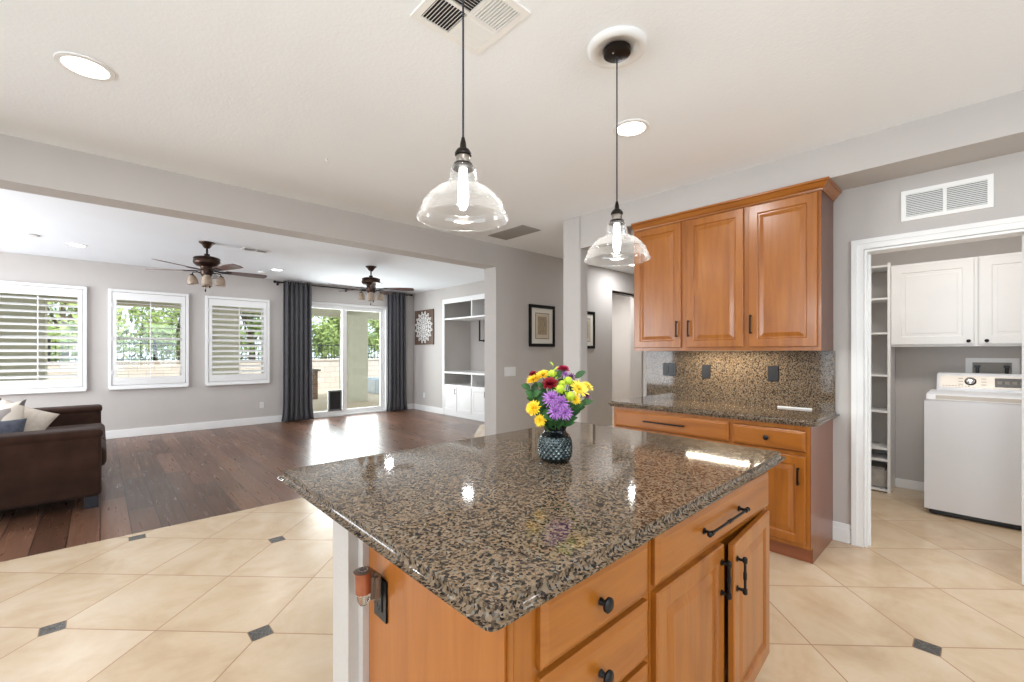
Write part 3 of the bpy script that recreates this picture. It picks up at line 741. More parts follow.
# ---------------------------------------------------------------- pictures, switch
def picture(name, label, loc, w, h, rotz, art):
    r = thing(name, label, 'picture', loc, rotz)
    fw = .045; d = .025; mb = MB()
    for x0, x1, z0, z1 in ((-w/2, w/2, -h/2, -h/2+fw), (-w/2, w/2, h/2-fw, h/2), (-w/2, -w/2+fw, -h/2+fw, h/2-fw), (w/2-fw, w/2, -h/2+fw, h/2-fw)): mb.box(x0, x1, -d, 0, z0, z1, .004)
    mb.build('frame', M['black'], r)
    MB().box(-w/2+fw-.005, w/2-fw+.005, -.012, -.004, -h/2+fw-.005, h/2-fw+.005).build('mat_board', M['mat'], r)
    a, b = w*.27, h*.31
    MB().box(-a, a, -.0135, -.012, -b, b).build('border', M['artline'], r)
    MB().box(-a+.008, a-.008, -.0145, -.013, -b+.008, b-.008).build('paper', M['paper'], r)
    MB().box(-a+.05, a-.05, -.0152, -.014, -b+.06, b-.05).build('print', art, r)
    return r
M['mat'] = plain('mat_board', rgb(222, 218, 208), .8); M['paper'] = noisy('print_paper', rgb(196, 182, 160), rgb(208, 196, 176), 20, .8); M['artline'] = plain('print_border', rgb(92, 82, 72), .8)
t = NT('sepia_print'); v = t.coord(); f1 = t.noise(t.coord((60, 1, 8)), 2, 4); 
t.set(color=t.ramp(f1, [(.3, rgb(120, 104, 84)), (.5, rgb(166, 148, 122)), (.7, rgb(182, 166, 140))]), rough=.8); M['sepia'] = t.m
picture('framed_print', 'black framed sepia print on the divider wall beside the post', (4.54, BY0, 1.725), .525, .585, 0, M['sepia'])
picture('framed_print', 'black framed print half hidden behind the wall post', (5.505, BY0, 1.705), .525, .585, 0, M['sepia'])
outlet('light_switch', 'white double light switch left of the framed print', (3.93, BY0, 1.103), 0, 'white', .21, .125, False, 'switch', 3)
outlet('wall_outlet', 'white outlet low on the window wall left of the curtains', (2.233, WL, .356), 0, 'white')
outlet('wall_outlet', 'white outlet low on the lounge wall below the mandala panel', (LX, 8.83, .36), RX, 'white')
o = MB().box(6.42, 6.62, 5.575, 5.6, 1.5, 1.78, .004).build('dark_plaque', noisy('dark_plaque', rgb(70, 60, 54), rgb(100, 88, 78), 10, .6)); tag(o, 'small dark plaque seen through the hall doorway', 'plaque')
lamp('vestibule_fill', 'AREA', (7.0, 4.95, 2.6), (0, 0, 0), 34, (1, .98, .95), .6)  # lamp added under the ceiling to whiten the room beyond the doorway

# mandala wall panel on lounge right wall
r = thing('mandala_panel', 'dark wood panel with a carved white mandala', 'wall art', (LX, 8.81, 1.93), RX)
w, h = .80, .80
MB().box(-w/2, w/2, -.025, 0, -h/2, h/2, .003).build('panel', wood('walnut_panel', rgb(70, 52, 42), rgb(92, 70, 56), rgb(108, 84, 68), 'z', .5), r)
mb = MB()
def ringm(mb, r0, r1, n=48, y0=-.032):
    mb.lathe([(r0, 0), (r0, .008), (r1, .008), (r1, 0)], n=n, mat=Matrix.Translation((0, -.025, 0)) @ Matrix.Rotation(PI/2, 4, 'X'), close=True)
def petal(mb, ang, r0, r1, wd, hollow=.55):
    pts = []; N = 12
    for s, k in ((1, 1), (1, hollow)):
        ring = []
        for i in range(2*N):
            t = i/N
            if t < 1: rr = r0+(r1-r0)*t; ww = wd*math.sin(PI*t)**.8
            else: rr = r0+(r1-r0)*(2-t); ww = -wd*math.sin(PI*(2-t))**.8
            c = (r0+r1)/2; rr = c+(rr-c)*k; ww *= k
            ring.append((rr*math.cos(ang)-ww*math.sin(ang), rr*math.sin(ang)+ww*math.cos(ang)))
        pts.append(ring)
    M2 = 2*N
    vs = [(x, -.025, z) for x, z in pts[0]]+[(x, -.033, z) for x, z in pts[0]]+[(x, -.033, z) for x, z in pts[1]]+[(x, -.025, z) for x, z in pts[1]]
    fs = []
    for a in range(3):
        for i in range(M2): fs.append((a*M2+i, a*M2+(i+1) % M2, (a+1)*M2+(i+1) % M2, (a+1)*M2+i))
    mb.add(vs, fs)
ringm(mb, .02, .05); ringm(mb, .12, .132); ringm(mb, .22, .232); ringm(mb, .30, .308)
for k in range(8): petal(mb, k*PI/4, .05, .125, .028)
for k in range(12): petal(mb, k*PI/6+.1, .128, .226, .034)
for k in range(16): petal(mb, k*PI/8, .226, .305, .034); petal(mb, k*PI/8+PI/16, .29, .375, .03)
for k in range(24): ring = 2*PI*k/24; petal(mb, ring, .17, .225, .012, .4)
mb.build('mandala', M['whitem'], r)

# ---------------------------------------------------------------- media niche built-in
r = thing('media_cabinet', 'white built in media unit with open shelves in the lounge wall', 'media unit', (LX, NY1, 0), RX)
w = NY1-NY0; fr = .07
mb = MB().box(-.04, fr-.04, -.02, 0, 0, NZ+.05, .003).box(w-fr+.04, w+.04, -.02, 0, 0, NZ+.05, .003).box(-.04, w+.04, -.022, 0, NZ-.05, NZ+.05, .003)
mb.build('face_frame', M['white'], r)
md = w/2
MB().box(.0, w, -.01, .68, 2.055, 2.085).build('shelf', M['white'], r)
MB().box(.0, w, -.03, .68, .905, .94).build('shelf', M['white'], r)
MB().box(.0, w, -.015, .68, .635, .665).build('shelf', M['white'], r)
MB().box(md-.015, md+.015, -.01, .66, 2.085, NZ).build('divider', M['white'], r)
MB().box(md-.015, md+.015, -.01, .66, .665, .905).build('divider', M['white'], r)
MB().box(0, w, .0, .68, .0, .635).build('lower_body', M['white'], r)
MB().box(0, w, -.014, 0, 0, .085, .002).build('base_board', M['white'], r)
for k in range(4):
    dw = w/4
    d = flat5(MB(), k*dw+.01, .095, dw-.02, .53, fr=.06).build('door', M['white'], r)
    if k % 2 == 0: flat_pull(d, (k+1)*dw-.045, .53, .12)
r = thing('tv_bracket', 'black upright bracket standing out inside the media unit', 'bracket', (6.155, 7.52, 1.855), RX)
MB().box(-.016, .016, -.10, -.075, -.26, .26, .004).box(-.014, .014, -.08, .04, .23, .26).box(-.014, .014, -.08, .04, -.26, -.23).build('rail', M['blackp'], r)
MB().box(-.02, .02, .03, .04, .22, .27).box(-.02, .02, .03, .04, -.27, -.22).build('wall_plate', M['blackp'], r)

# ---------------------------------------------------------------- windows, shutters, slider, curtains
def window(n, x0, x1, slat_tilt, label):
    # outer sash in the wall
    mb = MB(); a0, a1, z0, z1 = x0+.05, x1-.05, WZ0+.05, WZ1-.05; t = .05; yy0, yy1 = WL+.10, WL+.15
    mb.box(a0, a1, yy0, yy1, z0, z0+t).box(a0, a1, yy0, yy1, z1-t, z1).box(a0, a0+t, yy0, yy1, z0, z1).box(a1-t, a1, yy0, yy1, z0, z1)
    mb.box(a0, a1, yy0, yy1, 1.56, 1.60)
    o = struct(mb, 'window_%d' % n, M['white'])
    MB().box(a0+t-.01, a1-t+.01, WL+.122, WL+.127, z0+t-.01, z1-t+.01).build('pane', M['pane'], o)
    r = thing('plantation_shutter', label, 'shutter', (x0, WL, 0), 0, 'plantation shutters on the lounge windows')
    w = x1-x0; mb = MB(); f = .042
    for b in ((0, w, WZ0, WZ0+f), (0, w, WZ1-f, WZ1), (0, f, WZ0+f, WZ1-f), (w-f, w, WZ0+f, WZ1-f)): mb.box(b[0], b[1], -.05, 0, b[2], b[3], .004)
    mb.build('frame', M['white'], r)
    MB().box(.012, w-.012, -.065, 0, WZ0-.022, WZ0, .003).build('sill', M['white'], r)
    mb = MB(); g = .006; s = .052; tr = .125; p0, p1 = f+g, w-f-g
    for b in ((p0, p1, WZ0+f+g, WZ0+f+tr), (p0, p1, WZ1-f-tr, WZ1-f-g), (p0, p0+s, WZ0+f+tr, WZ1-f-tr), (p1-s, p1, WZ0+f+tr, WZ1-f-tr)): mb.box(b[0], b[1], -.042, -.012, b[2], b[3], .003)
    mb.build('panel', M['white'], r)
    mb = MB(); za, zb = WZ0+f+tr, WZ1-f-tr; N = 13
    for k in range(N):
        zc = za+(k+.5)*(zb-za)/N; pts = []
        for i in range(12):
            an = 2*PI*i/12; u, v = .042*math.cos(an), .0045*math.sin(an)
            pts.append((-.027+u*math.cos(slat_tilt)-v*math.sin(slat_tilt), zc+u*math.sin(slat_tilt)+v*math.cos(slat_tilt)))
        mb.prism(pts, p0+s, p1-s, 'x')
    mb.build('louvers', M['white'], r, smooth=True)
    MB().box(w/2-.006, w/2+.006, -.078, -.068, za-.02, zb-.01).build('tilt_rod', M['white'], r)
    h = MB()
    for z in (WZ0+.25, 1.57, WZ1-.25): h.box(f-.006, f+.012, -.055, -.045, z-.03, z+.03)
    h.build('hinge', M['white'], r)
window(1, *WIN[0], math.radians(27), 'white plantation shutter, leftmost, above the brown sofa')
window(2, *WIN[1], math.radians(-2), 'white plantation shutter with louvers flat open, the middle of the three')
window(3, *WIN[2], math.radians(30), 'white plantation shutter, rightmost, nearest the dark curtain')

def slider():
    x0, x1, z1 = SD[0], SD[1], SD[3]; mb = MB()
    mb.box(x0, x1, WL+.02, WL+.16, z1-.05, z1, .003).box(x0, x1, WL+.0, WL+.16, 0, .03, .003).box(x0, x0+.05, WL+.02, WL+.16, .03, z1-.05, .003).box(x1-.05, x1, WL+.02, WL+.16, .03, z1-.05, .003)
    o = struct(mb, 'door_1', M['white'], 'white sliding glass patio door')
    for a0, a1, y in ((x0+.05, 3.89, WL+.05), (3.80, x1-.05, WL+.10)):
        s = .09 if y < WL+.08 else .075; m2 = MB(); st = .09
        m2.box(a0, a0+st, y, y+.04, .03, z1-.05, .003).box(a1-st, a1, y, y+.04, .03, z1-.05, .003).box(a0+st, a1-st, y, y+.04, .03, .12, .003).box(a0+st, a1-st, y, y+.04, z1-.13, z1-.05, .003)
        p = m2.build('sash', M['white'], o)
        MB().box(a0+st-.005, a1-st+.005, y+.017, y+.022, .115, z1-.125).build('pane', M['pane'], p)
    MB().box(3.775, 3.795, WL+.02, WL+.05, 1.0, 1.2, .006).build('handle', M['whitem'], o)
slider()
r = thing('pet_door', 'black flap pet door set in the sliding glass', 'pet door', (3.64, WL+.06, .11))
mb = MB(); w, h, f = .29, .44, .035
for b in ((-w/2, w/2, 0, f), (-w/2, w/2, h-f, h), (-w/2, -w/2+f, f, h-f), (w/2-f, w/2, f, h-f)): mb.box(b[0], b[1], -.02, .03, b[2], b[3], .004)
mb.build('frame', plain('pet_door_frame', rgb(120, 122, 118), .5), r)
MB().box(-w/2+f-.003, w/2-f+.003, .0, .008, f-.003, h-f+.003).build('flap', plain('pet_door_flap', rgb(28, 28, 30), .5), r)

r = thing('curtain_rod', 'black curtain rod over the sliding door', 'curtain rod', (2.45, WL-.12, 2.70))
MB().cyl((0, 0, 0), (2.90, 0, 0), .013, 14).build('rod', M['black'], r, smooth=True)
for x, s in ((0, -1), (2.90, 1)): MB().ball((x+s*.02, 0, 0), .026, 14).cyl((x, 0, 0), (x+s*.012, 0, 0), .02, 12).build('finial', M['black'], r, smooth=True)
for x in (.06, 1.4, 2.8): MB().box(x-.008, x+.008, -.012, .12, -.02, -.008).box(x-.02, x+.02, .112, .12, -.05, .03).build('bracket', M['black'], r)
def curtain(x0, x1, label, folds, seed):
    rnd = random.Random(seed); mb = MB(); n = folds*14; m = 30; g = []
    ph = [rnd.uniform(-.5, .5) for _ in range(folds+2)]
    for j in range(m+1):
        t = j/m; z = 2.735-(2.735-.012)*t; row = []
        fl = 1+.04*t+(.12*max(0, (t-.88)/.12)**1.5)
        for i in range(n+1):
            u = i/n; amp = .034+.012*t+.012*math.sin(7*u+seed)
            xx = (x0+x1)/2+(u-.5)*(x1-x0)*fl; w_ = 2*PI*folds*u+ph[int(u*folds)]*.4*t
            yy = WL-.12+amp*math.sin(w_)+.008*math.sin(3.1*w_+t*4)*t
            if t > .93: yy += .012*math.sin(19*u+seed*2)*(t-.93)/.07
            row.append(mb.bm.verts.new((xx+.008*math.cos(w_)*t, yy, z)))
        g.append(row)
    for a, b in zip(g, g[1:]):
        for i in range(n): mb.bm.faces.new((a[i], a[i+1], b[i+1], b[i]))
    r = thing('curtain', label, 'curtain', ((x0+x1)/2, WL-.12, 0), 0, 'charcoal curtains at the sliding door')
    o = mb.build('drape', M['curtain'], r, smooth=True, angle=180); o.location = (-(x0+x1)/2, -(WL-.12), 0)
    md = o.modifiers.new('s', 'SOLIDIFY'); md.thickness = .004
    gr = MB()
    for k in range(folds*2):
        x = x0+(k+.5)*(x1-x0)/(folds*2)-(x0+x1)/2
        gr.lathe([(.018, -.004), (.028, -.004), (.028, .004), (.018, .004)], n=16, mat=Matrix.Translation((x, 0, 2.70)) @ Matrix.Rotation(PI/2, 4, 'Y'), close=True)
    gr.build('grommets', M['pewter'], r, smooth=True)
curtain(2.58, 3.10, 'charcoal curtain hanging left of the sliding door', 6, 1)
curtain(4.76, 5.21, 'charcoal curtain hanging right of the sliding door, in the corner', 5, 2)

# ---------------------------------------------------------------- ceiling fans
def fan(x, y, z, ang, label):
    r = thing('ceiling_fan', label, 'ceiling fan', (x, y, z), 0, 'bronze ceiling fans in the lounge')
    MB().lathe([(0, 0), (.088, 0), (.085, -.012), (.06, -.03), (.045, -.055), (.03, -.075), (.012, -.08), (0, -.08)]).build('canopy', M['bronze_red'], r, smooth=True)
    MB().cyl((0, 0, -.075), (0, 0, -.19), .012, 16).lathe([(.012, -.145), (.03, -.15), (.032, -.19), (.0, -.19)]).build('downrod', M['bronze'], r, smooth=True)
    MB().lathe([(0, -.185), (.10, -.187), (.14, -.2), (.148, -.215), (.138, -.222), (.145, -.235), (.15, -.255), (.142, -.28), (.11, -.305), (.075, -.315), (.07, -.33), (0, -.33)], n=40).build('motor', M['bronze_red'], r, smooth=True, angle=50)
    MB().lathe([(0, -.32), (.068, -.325), (.075, -.36), (.065, -.42), (.04, -.45), (.02, -.46), (0, -.463)]).build('light_fitter', M['bronze_red'], r, smooth=True)
    zb = -.36
    for k in range(5):
        a = ang+k*2*PI/5; q = Matrix.Rotation(a, 4, 'Z') @ Matrix.Translation((0, 0, zb)) @ Matrix.Rotation(math.radians(-11), 4, 'X')
        mb = MB(); pts = []
        for i in range(13):
            t = i/12; xx = .20+.47*t; hw = .05+.018*min(1, t*1.6)
            if t > .9: hw *= .94
            pts.append((xx, hw))
        poly = pts+[(.685, .03), (.685, -.03)]+[(a_, -b_) for a_, b_ in pts[::-1]]
        b = MB(); b.prism(poly, -.004, .004); m2 = MB(); m2.merge(b.bm, None)
        bl = m2.build('blade', M['blade'], r); bl.matrix_local = q
        ir = MB().box(.06, .20, -.014, .014, -.006, .004, .003)
        for s in (-1, 1): ir.tube([(.12, s*.012, -.004), (.17, s*.03, -.006), (.25, s*.028, -.006)], .006, 8)
        ir.box(.19, .27, -.036, .036, -.009, -.004, .002).build('blade_iron', M['bronze'], bl)
    for k in range(4):
        a = math.atan2(-y, -x)+k*PI/2; c, s = math.cos(a), math.sin(a)
        arm = MB().tube([(c*.05, s*.05, -.40), (c*.10, s*.10, -.385), (c*.145, s*.145, -.395), (c*.155, s*.155, -.43)], .007, 8).lathe([(0, 0), (.022, -.002), (.026, -.02), (.0, -.02)], c*.155, s*.155, -.42).build('lamp_arm', M['bronze'], r, smooth=True)
        q = Matrix.Translation((c*.155, s*.155, -.434)) @ Matrix.Rotation(.12, 4, Vector((-s, c, 0)))
        MB().lathe([(.024, 0), (.036, -.012), (.05, -.04), (.056, -.075), (.058, -.11), (.055, -.11), (.053, -.075), (.047, -.04), (.033, -.014), (.022, -.004)], mat=q, n=28, close=True).build('lamp_shade', M['frost'], arm, smooth=True)
    for dx, L in ((-.02, .62), (.025, .57)):
        mb = MB().cyl((dx, -.03, -.44), (dx, -.03, -L), .0012, 6).lathe([(0, .02), (.007, .012), (.009, 0), (.006, -.014), (0, -.018)], dx, -.03, -L, 10)
        mb.build('pull_chain', M['bronze'], r, smooth=True)
    return r
fan(.995, 6.754, LZ, math.radians(-71), 'bronze five blade ceiling fan, nearer one above the windows')
fan(3.234, 6.829, LZ, math.radians(-34), 'bronze five blade ceiling fan, farther one before the sliding door')

# ---------------------------------------------------------------- sofa and cushions
def cord_mat():
    t = NT('brown_corduroy'); f = t.noise(t.coord(), 6, 4)
    w = t.n('ShaderNodeTexWave', wave_type='BANDS', bands_direction='X'); t.t.links.new(t.coord((1, 1, 1)), w.inputs['Vector']); w.inputs['Scale'].default_value = 60
    t.set(color=t.ramp(f, [(.3, rgb(48, 31, 24)), (.7, rgb(66, 45, 36))]), rough=.9, sheen=.05, spec=.2)
    t.bump(w.outputs['Fac'], .12, .003); return t.m
M['cord_br'] = cord_mat()
def soft(x0, x1, y0, y1, z0, z1, r, name, mat, parent, puff=0):
    b = bmesh.new(); bmesh.ops.create_cube(b, size=1); 
    for v in b.verts: v.co = ((x0+x1)/2+v.co.x*(x1-x0), (y0+y1)/2+v.co.y*(y1-y0), (z0+z1)/2+v.co.z*(z1-z0))
    bmesh.ops.bevel(b, geom=list(b.edges), offset=r, segments=4, affect='EDGES', profile=.5)
    mb = MB(); mb.merge(b); return mb.build(name, mat, parent, smooth=True, angle=180 if puff else 60)
SY0, SY1 = 5.27, 7.78
r = thing('sofa', 'dark brown corduroy sofa at the left below the windows', 'sofa', (-.5, SY0, 0))
def sp(*a, **k): return soft(*a, **k)
sf = M['cord_br']; oy = -SY0; ox = .5
soft(-1.2+ox, -.0+ox, SY0+.22+oy, SY1-.22+oy, .10, .30, .03, 'base', sf, r)
for y0, y1 in ((SY0, SY0+.26), (SY1-.26, SY1)):
    a = soft(-1.2+ox, .01+ox, y0+oy, y1+oy, .10, .66, .04, 'arm', sf, r)
    # rolled, slightly flared pad on top
    b = soft(-1.2+ox, .022+ox, y0-.012+oy, y1+.02+oy, .605, .69, .042, 'arm_pad', sf, a)
soft(-1.25+ox, -.95+ox, SY0+.02+oy, SY1-.02+oy, .10, .80, .06, 'back', sf, r)
yy = SY0+.27
for k in range(3):
    dy = (SY1-SY0-.54)/3
    soft(-.96+ox, .045+ox, yy+k*dy+.004+oy, yy+(k+1)*dy-.004+oy, .29, .485, .06, 'seat_cushion', sf, r)
    soft(-.98+ox, -.76+ox, yy+k*dy+.01+oy, yy+(k+1)*dy-.01+oy, .47, .86, .08, 'back_cushion', sf, r)
for x in (-.10, -1.1):
    for y in (SY0+.03, SY1-.12): MB().prism([(x+ox, y+oy), (x+.09+ox, y+oy), (x+.09+ox, y+.09+oy), (x+ox, y+.09+oy)], 0, .105).build('foot', plain('black_foot', rgb(26, 26, 34), .4), r)
def pillow(name, label, c, size, rot, mat):
    n = 16; mb = MB(); top = []; bot = []
    for j in range(n+1):
        rt, rb = [], []
        for i in range(n+1):
            u, v = 2*i/n-1, 2*j/n-1; e = (1-abs(u)**2.6)*(1-abs(v)**2.6); th = .09*e**.6 if e > 0 else 0
            pin = 1-.07*(1-abs(u)**2)*abs(v)**3-.0; pin2 = 1-.07*(1-abs(v)**2)*abs(u)**3
            x, y = u*size/2*pin2, v*size/2*pin
            wr = .006*math.sin(9*u+5*v)*e
            rt.append(mb.bm.verts.new((x, y, th+wr))); rb.append(rt[-1] if (i in (0, n) or j in (0, n)) else mb.bm.verts.new((x, y, -th+wr)))
        top.append(rt); bot.append(rb)
    for j in range(n):
        for i in range(n):
            mb.bm.faces.new((top[j][i], top[j][i+1], top[j+1][i+1], top[j+1][i]))
            try: mb.bm.faces.new((bot[j+1][i], bot[j+1][i+1], bot[j][i+1], bot[j][i]))
            except ValueError: pass
    o = mb.build(name, mat, smooth=True, loc=c, rot=rot, angle=180); return tag(o, label, 'cushion', 'throw pillows on the sofa')
t = NT('cream_grey_pattern'); w_ = t.n('ShaderNodeTexVoronoi', feature='F1'); t.t.links.new(t.coord((1, 1, .2)), w_.inputs['Vector']); w_.inputs['Scale'].default_value = 5
spx = t.n('ShaderNodeSeparateColor'); t.t.links.new(w_.outputs['Color'], spx.inputs[0])
t.set(color=t.ramp(spx.outputs[0], [(0, rgb(226, 216, 204)), (.45, rgb(150, 142, 138)), (.6, rgb(220, 210, 198)), (.85, rgb(112, 106, 106))], True), rough=.9); M['pat'] = t.m
M['cream'] = noisy('cream_linen', rgb(214, 202, 188), rgb(226, 216, 204), 40, .9, .2, 250)
M['slate'] = noisy('slate_blue_cloth', rgb(72, 76, 90), rgb(92, 96, 108), 30, .85)
pillow('throw_pillow', 'cream throw pillow standing farthest right on the sofa', (-.57, 5.93, .68), .44, (math.radians(62), math.radians(22), math.radians(-24)), M['cream'])
pillow('throw_pillow', 'cream and grey patterned throw pillow between the other two', (-.68, 5.80, .69), .46, (math.radians(62), math.radians(-14), math.radians(-34)), M['pat'])
pillow('throw_pillow', 'slate blue throw pillow at the left edge behind the sofa arm', (-.64, 5.64, .625), .34, (math.radians(70), 0, math.radians(-10)), M['slate'])

# ---------------------------------------------------------------- vase and flowers
VX, VY, VZ = 1.315, 1.155, CT1
def vase():
    prof = [(0, .0), (.045, 0), (.056, .004), (.0595, .012), (.061, .03), (.062, .06), (.062, .085), (.058, .1), (.049, .111), (.043, .117), (.0425, .124), (.046, .135), (.0515, .15), (.0525, .152), (.049, .150), (.041, .128), (.039, .118), (.05, .10), (.054, .06), (.05, .012), (0, .008)]
    r = thing('vase', 'dark quilted glass vase on the island top', 'vase', (VX, VY, VZ))
    mb = MB(); n = 128; m = 56; g = []
    for j in range(m+1):
        t = j/m; z = .006+.098*t
        base = .0565+.006*math.sin(PI*min(1, t*1.1))**.6 if t < .9 else .0585-.05*(t-.9)
        row = []
        for i in range(n):
            a = 2*PI*i/n; k = 10
            p = abs(math.sin(k*a+t*PI*4.5))*abs(math.sin(k*a-t*PI*4.5))
            q = base+.0065*p**.7*min(1, 6*t, 6*(1-t))
            row.append(mb.bm.verts.new((q*math.cos(a), q*math.sin(a), z)))
        g.append(row)
    for a, b in zip(g, g[1:]):
        for i in range(n): mb.bm.faces.new((a[i], a[(i+1) % n], b[(i+1) % n], b[i]))
    low = [mb.bm.verts.new((.05*math.cos(2*PI*i/n), .05*math.sin(2*PI*i/n), 0)) for i in range(n)]
    for i in range(n): mb.bm.faces.new((low[i], low[(i+1) % n], g[0][(i+1) % n], g[0][i]))
    mb.bm.faces.new(low[::-1])
    t = NT('smoked_mercury_glass'); f = t.noise(t.coord(), 30, 3)
    t.set(color=t.ramp(f, [(.35, rgb(44, 52, 52)), (.65, rgb(92, 100, 100))]), rough=.12, metal=.85)
    mb.build('body', t.m, r, smooth=True, angle=180)
    MB().lathe([(.058, .104), (.05, .111), (.0435, .117), (.0425, .124), (.046, .135), (.0515, .15), (.0525, .152), (.049, .150), (.041, .128), (.039, .118), (.044, .108)], n=64).build('neck', plain('smoked_glass_neck', rgb(26, 30, 32), .08, .5), r, smooth=True)
vase()
def fmat(n, c1, c2, sc=60): return noisy(n, rgb(*c1), rgb(*c2), sc, .6, sss=.05)
FM = dict(yellow=fmat('yellow_petals', (236, 190, 20), (250, 216, 50)), lemon=fmat('lemon_petals', (244, 220, 60), (252, 234, 96)), red=fmat('crimson_petals', (120, 8, 28), (158, 16, 40)), magenta=fmat('magenta_petals', (150, 12, 60), (184, 30, 84)),
          purple=fmat('purple_petals', (140, 72, 160), (206, 150, 220), 130), plum=fmat('plum_petals', (96, 40, 92), (132, 66, 124)), lime=fmat('lime_petals', (164, 190, 40), (202, 216, 70)), stem=fmat('green_stems', (60, 96, 44), (84, 120, 56)), leaf=fmat('dark_green_leaves', (34, 72, 34), (62, 108, 48)))
def petal_ring(mb, n, L, wd, elev, z0, r0, curl=.0, rot=0):
    for k in range(n):
        a = 2*PI*k/n+rot+random.uniform(-.08, .08); el = elev+random.uniform(-.1, .1); LL = L*random.uniform(.9, 1.08)
        rows = []
        for j in range(4):
            t = j/3; d = r0+LL*t*math.cos(el); z = z0+LL*t*math.sin(el)-curl*LL*t*t; ww = wd*math.sin(PI*(.18+.72*t))
            c, s = math.cos(a), math.sin(a)
            rows.append([(d*c-e*ww*s, d*s+e*ww*c, z+(abs(e))*ww*.25) for e in (-.5, 0, .5)])
        vs = [p for row in rows for p in row]
        mb.add(vs, [(j*3+i, j*3+i+1, j*3+i+4, j*3+i+3) for j in range(3) for i in range(2)])
def leaf_mesh(mb, base, d, L, wd, up):
    base, d = Vector(base), Vector(d).normalized(); s = d.cross(Vector(up)).normalized(); nn = s.cross(d); rows = []
    for j in range(7):
        t = j/6; c = base+d*L*t+nn*(-.25*L*t*t); ww = wd*math.sin(PI*t)**.75
        rows.append([c-s*ww+nn*ww*.3, c, c+s*ww+nn*ww*.3])
    mb.add([tuple(p) for r_ in rows for p in r_], [(j*3+i, j*3+i+1, j*3+i+4, j*3+i+3) for j in range(6) for i in range(2)])
ca = math.radians(46.89); RV = Vector((math.sin(ca), -math.cos(ca), 0)); FV = Vector((math.cos(ca), math.sin(ca), 0))
def flower(kind, mat, u, v, size, label, depth=None, sp=True, name=None):
    r_ = (u-555.5)/251; zz = 1.36+(352-v)/251
    C = Vector((VX, VY, 1.13)); rr = Vector((r_, zz-1.13)).length
    dep = math.sqrt(max(0, .15**2-rr**2))*.8 if depth is None else depth
    pos = C+RV*r_-FV*dep+Vector((0, 0, zz-1.13)); root = Vector((VX, VY, VZ+.1))
    d = (pos-Vector((VX, VY, 1.06))).normalized(); d = (d-FV*.35).normalized()
    r = thing(name or 'cut_flower', label, 'flower', pos, 0, None if sp else 'flowers')
    q = d.to_track_quat('Z', 'Y').to_matrix().to_4x4(); mb = MB()
    if kind == 'daisy':
        petal_ring(mb, 18, size, size*.28, .15, 0, size*.12); petal_ring(mb, 16, size*.85, size*.26, .4, .002, size*.1, rot=.2); petal_ring(mb, 12, size*.6, size*.22, .75, .004, size*.06); petal_ring(mb, 9, size*.35, size*.18, 1.15, .005, size*.03)
    elif kind == 'mum':
        for e, l, n in ((-.2, 1, 13), (.2, 1.0, 13), (.55, .95, 11), (.9, .85, 9), (1.25, .7, 6)): petal_ring(mb, n, size*l, size*.15, e, 0, size*.06, rot=e*3, curl=.1)
    elif kind == 'rose':
        for e, l, n in ((.25, 1, 7), (.6, .95, 7), (.9, .9, 6), (1.15, .8, 5), (1.35, .65, 4)): petal_ring(mb, n, size*l, size*.85, e, 0, size*.1, rot=e*5, curl=.1)
    elif kind == 'bud':
        mb.ball((0, 0, size*.6), size, 14, (1, 1, 1.15)); 
        for e, n in ((1.0, 7), (.6, 7)): petal_ring(mb, n, size*1.5, size*.7, e, -size*.3, size*.35, rot=e*4)
    b = mb.build('bloom', FM[mat], r, smooth=True, angle=180); b.matrix_local = q
    MB().lathe([(0, -size*.35), (size*.18, -size*.25), (size*.3, 0), (0, size*.05)], n=12, mat=q).build('calyx', FM['stem'], r, smooth=True)
    lp = root-pos; mid = lp*.5+Vector((d.x, d.y, 0))*.01
    low = lp+Vector((-lp.x*.0, -lp.y*.0, -.055))
    MB().tube([(0, 0, 0), tuple(mid*.9+Vector((0, 0, -.005))), tuple(lp), tuple(low)], .0022, 6).build('stem', FM['stem'], r, smooth=True)
    return r
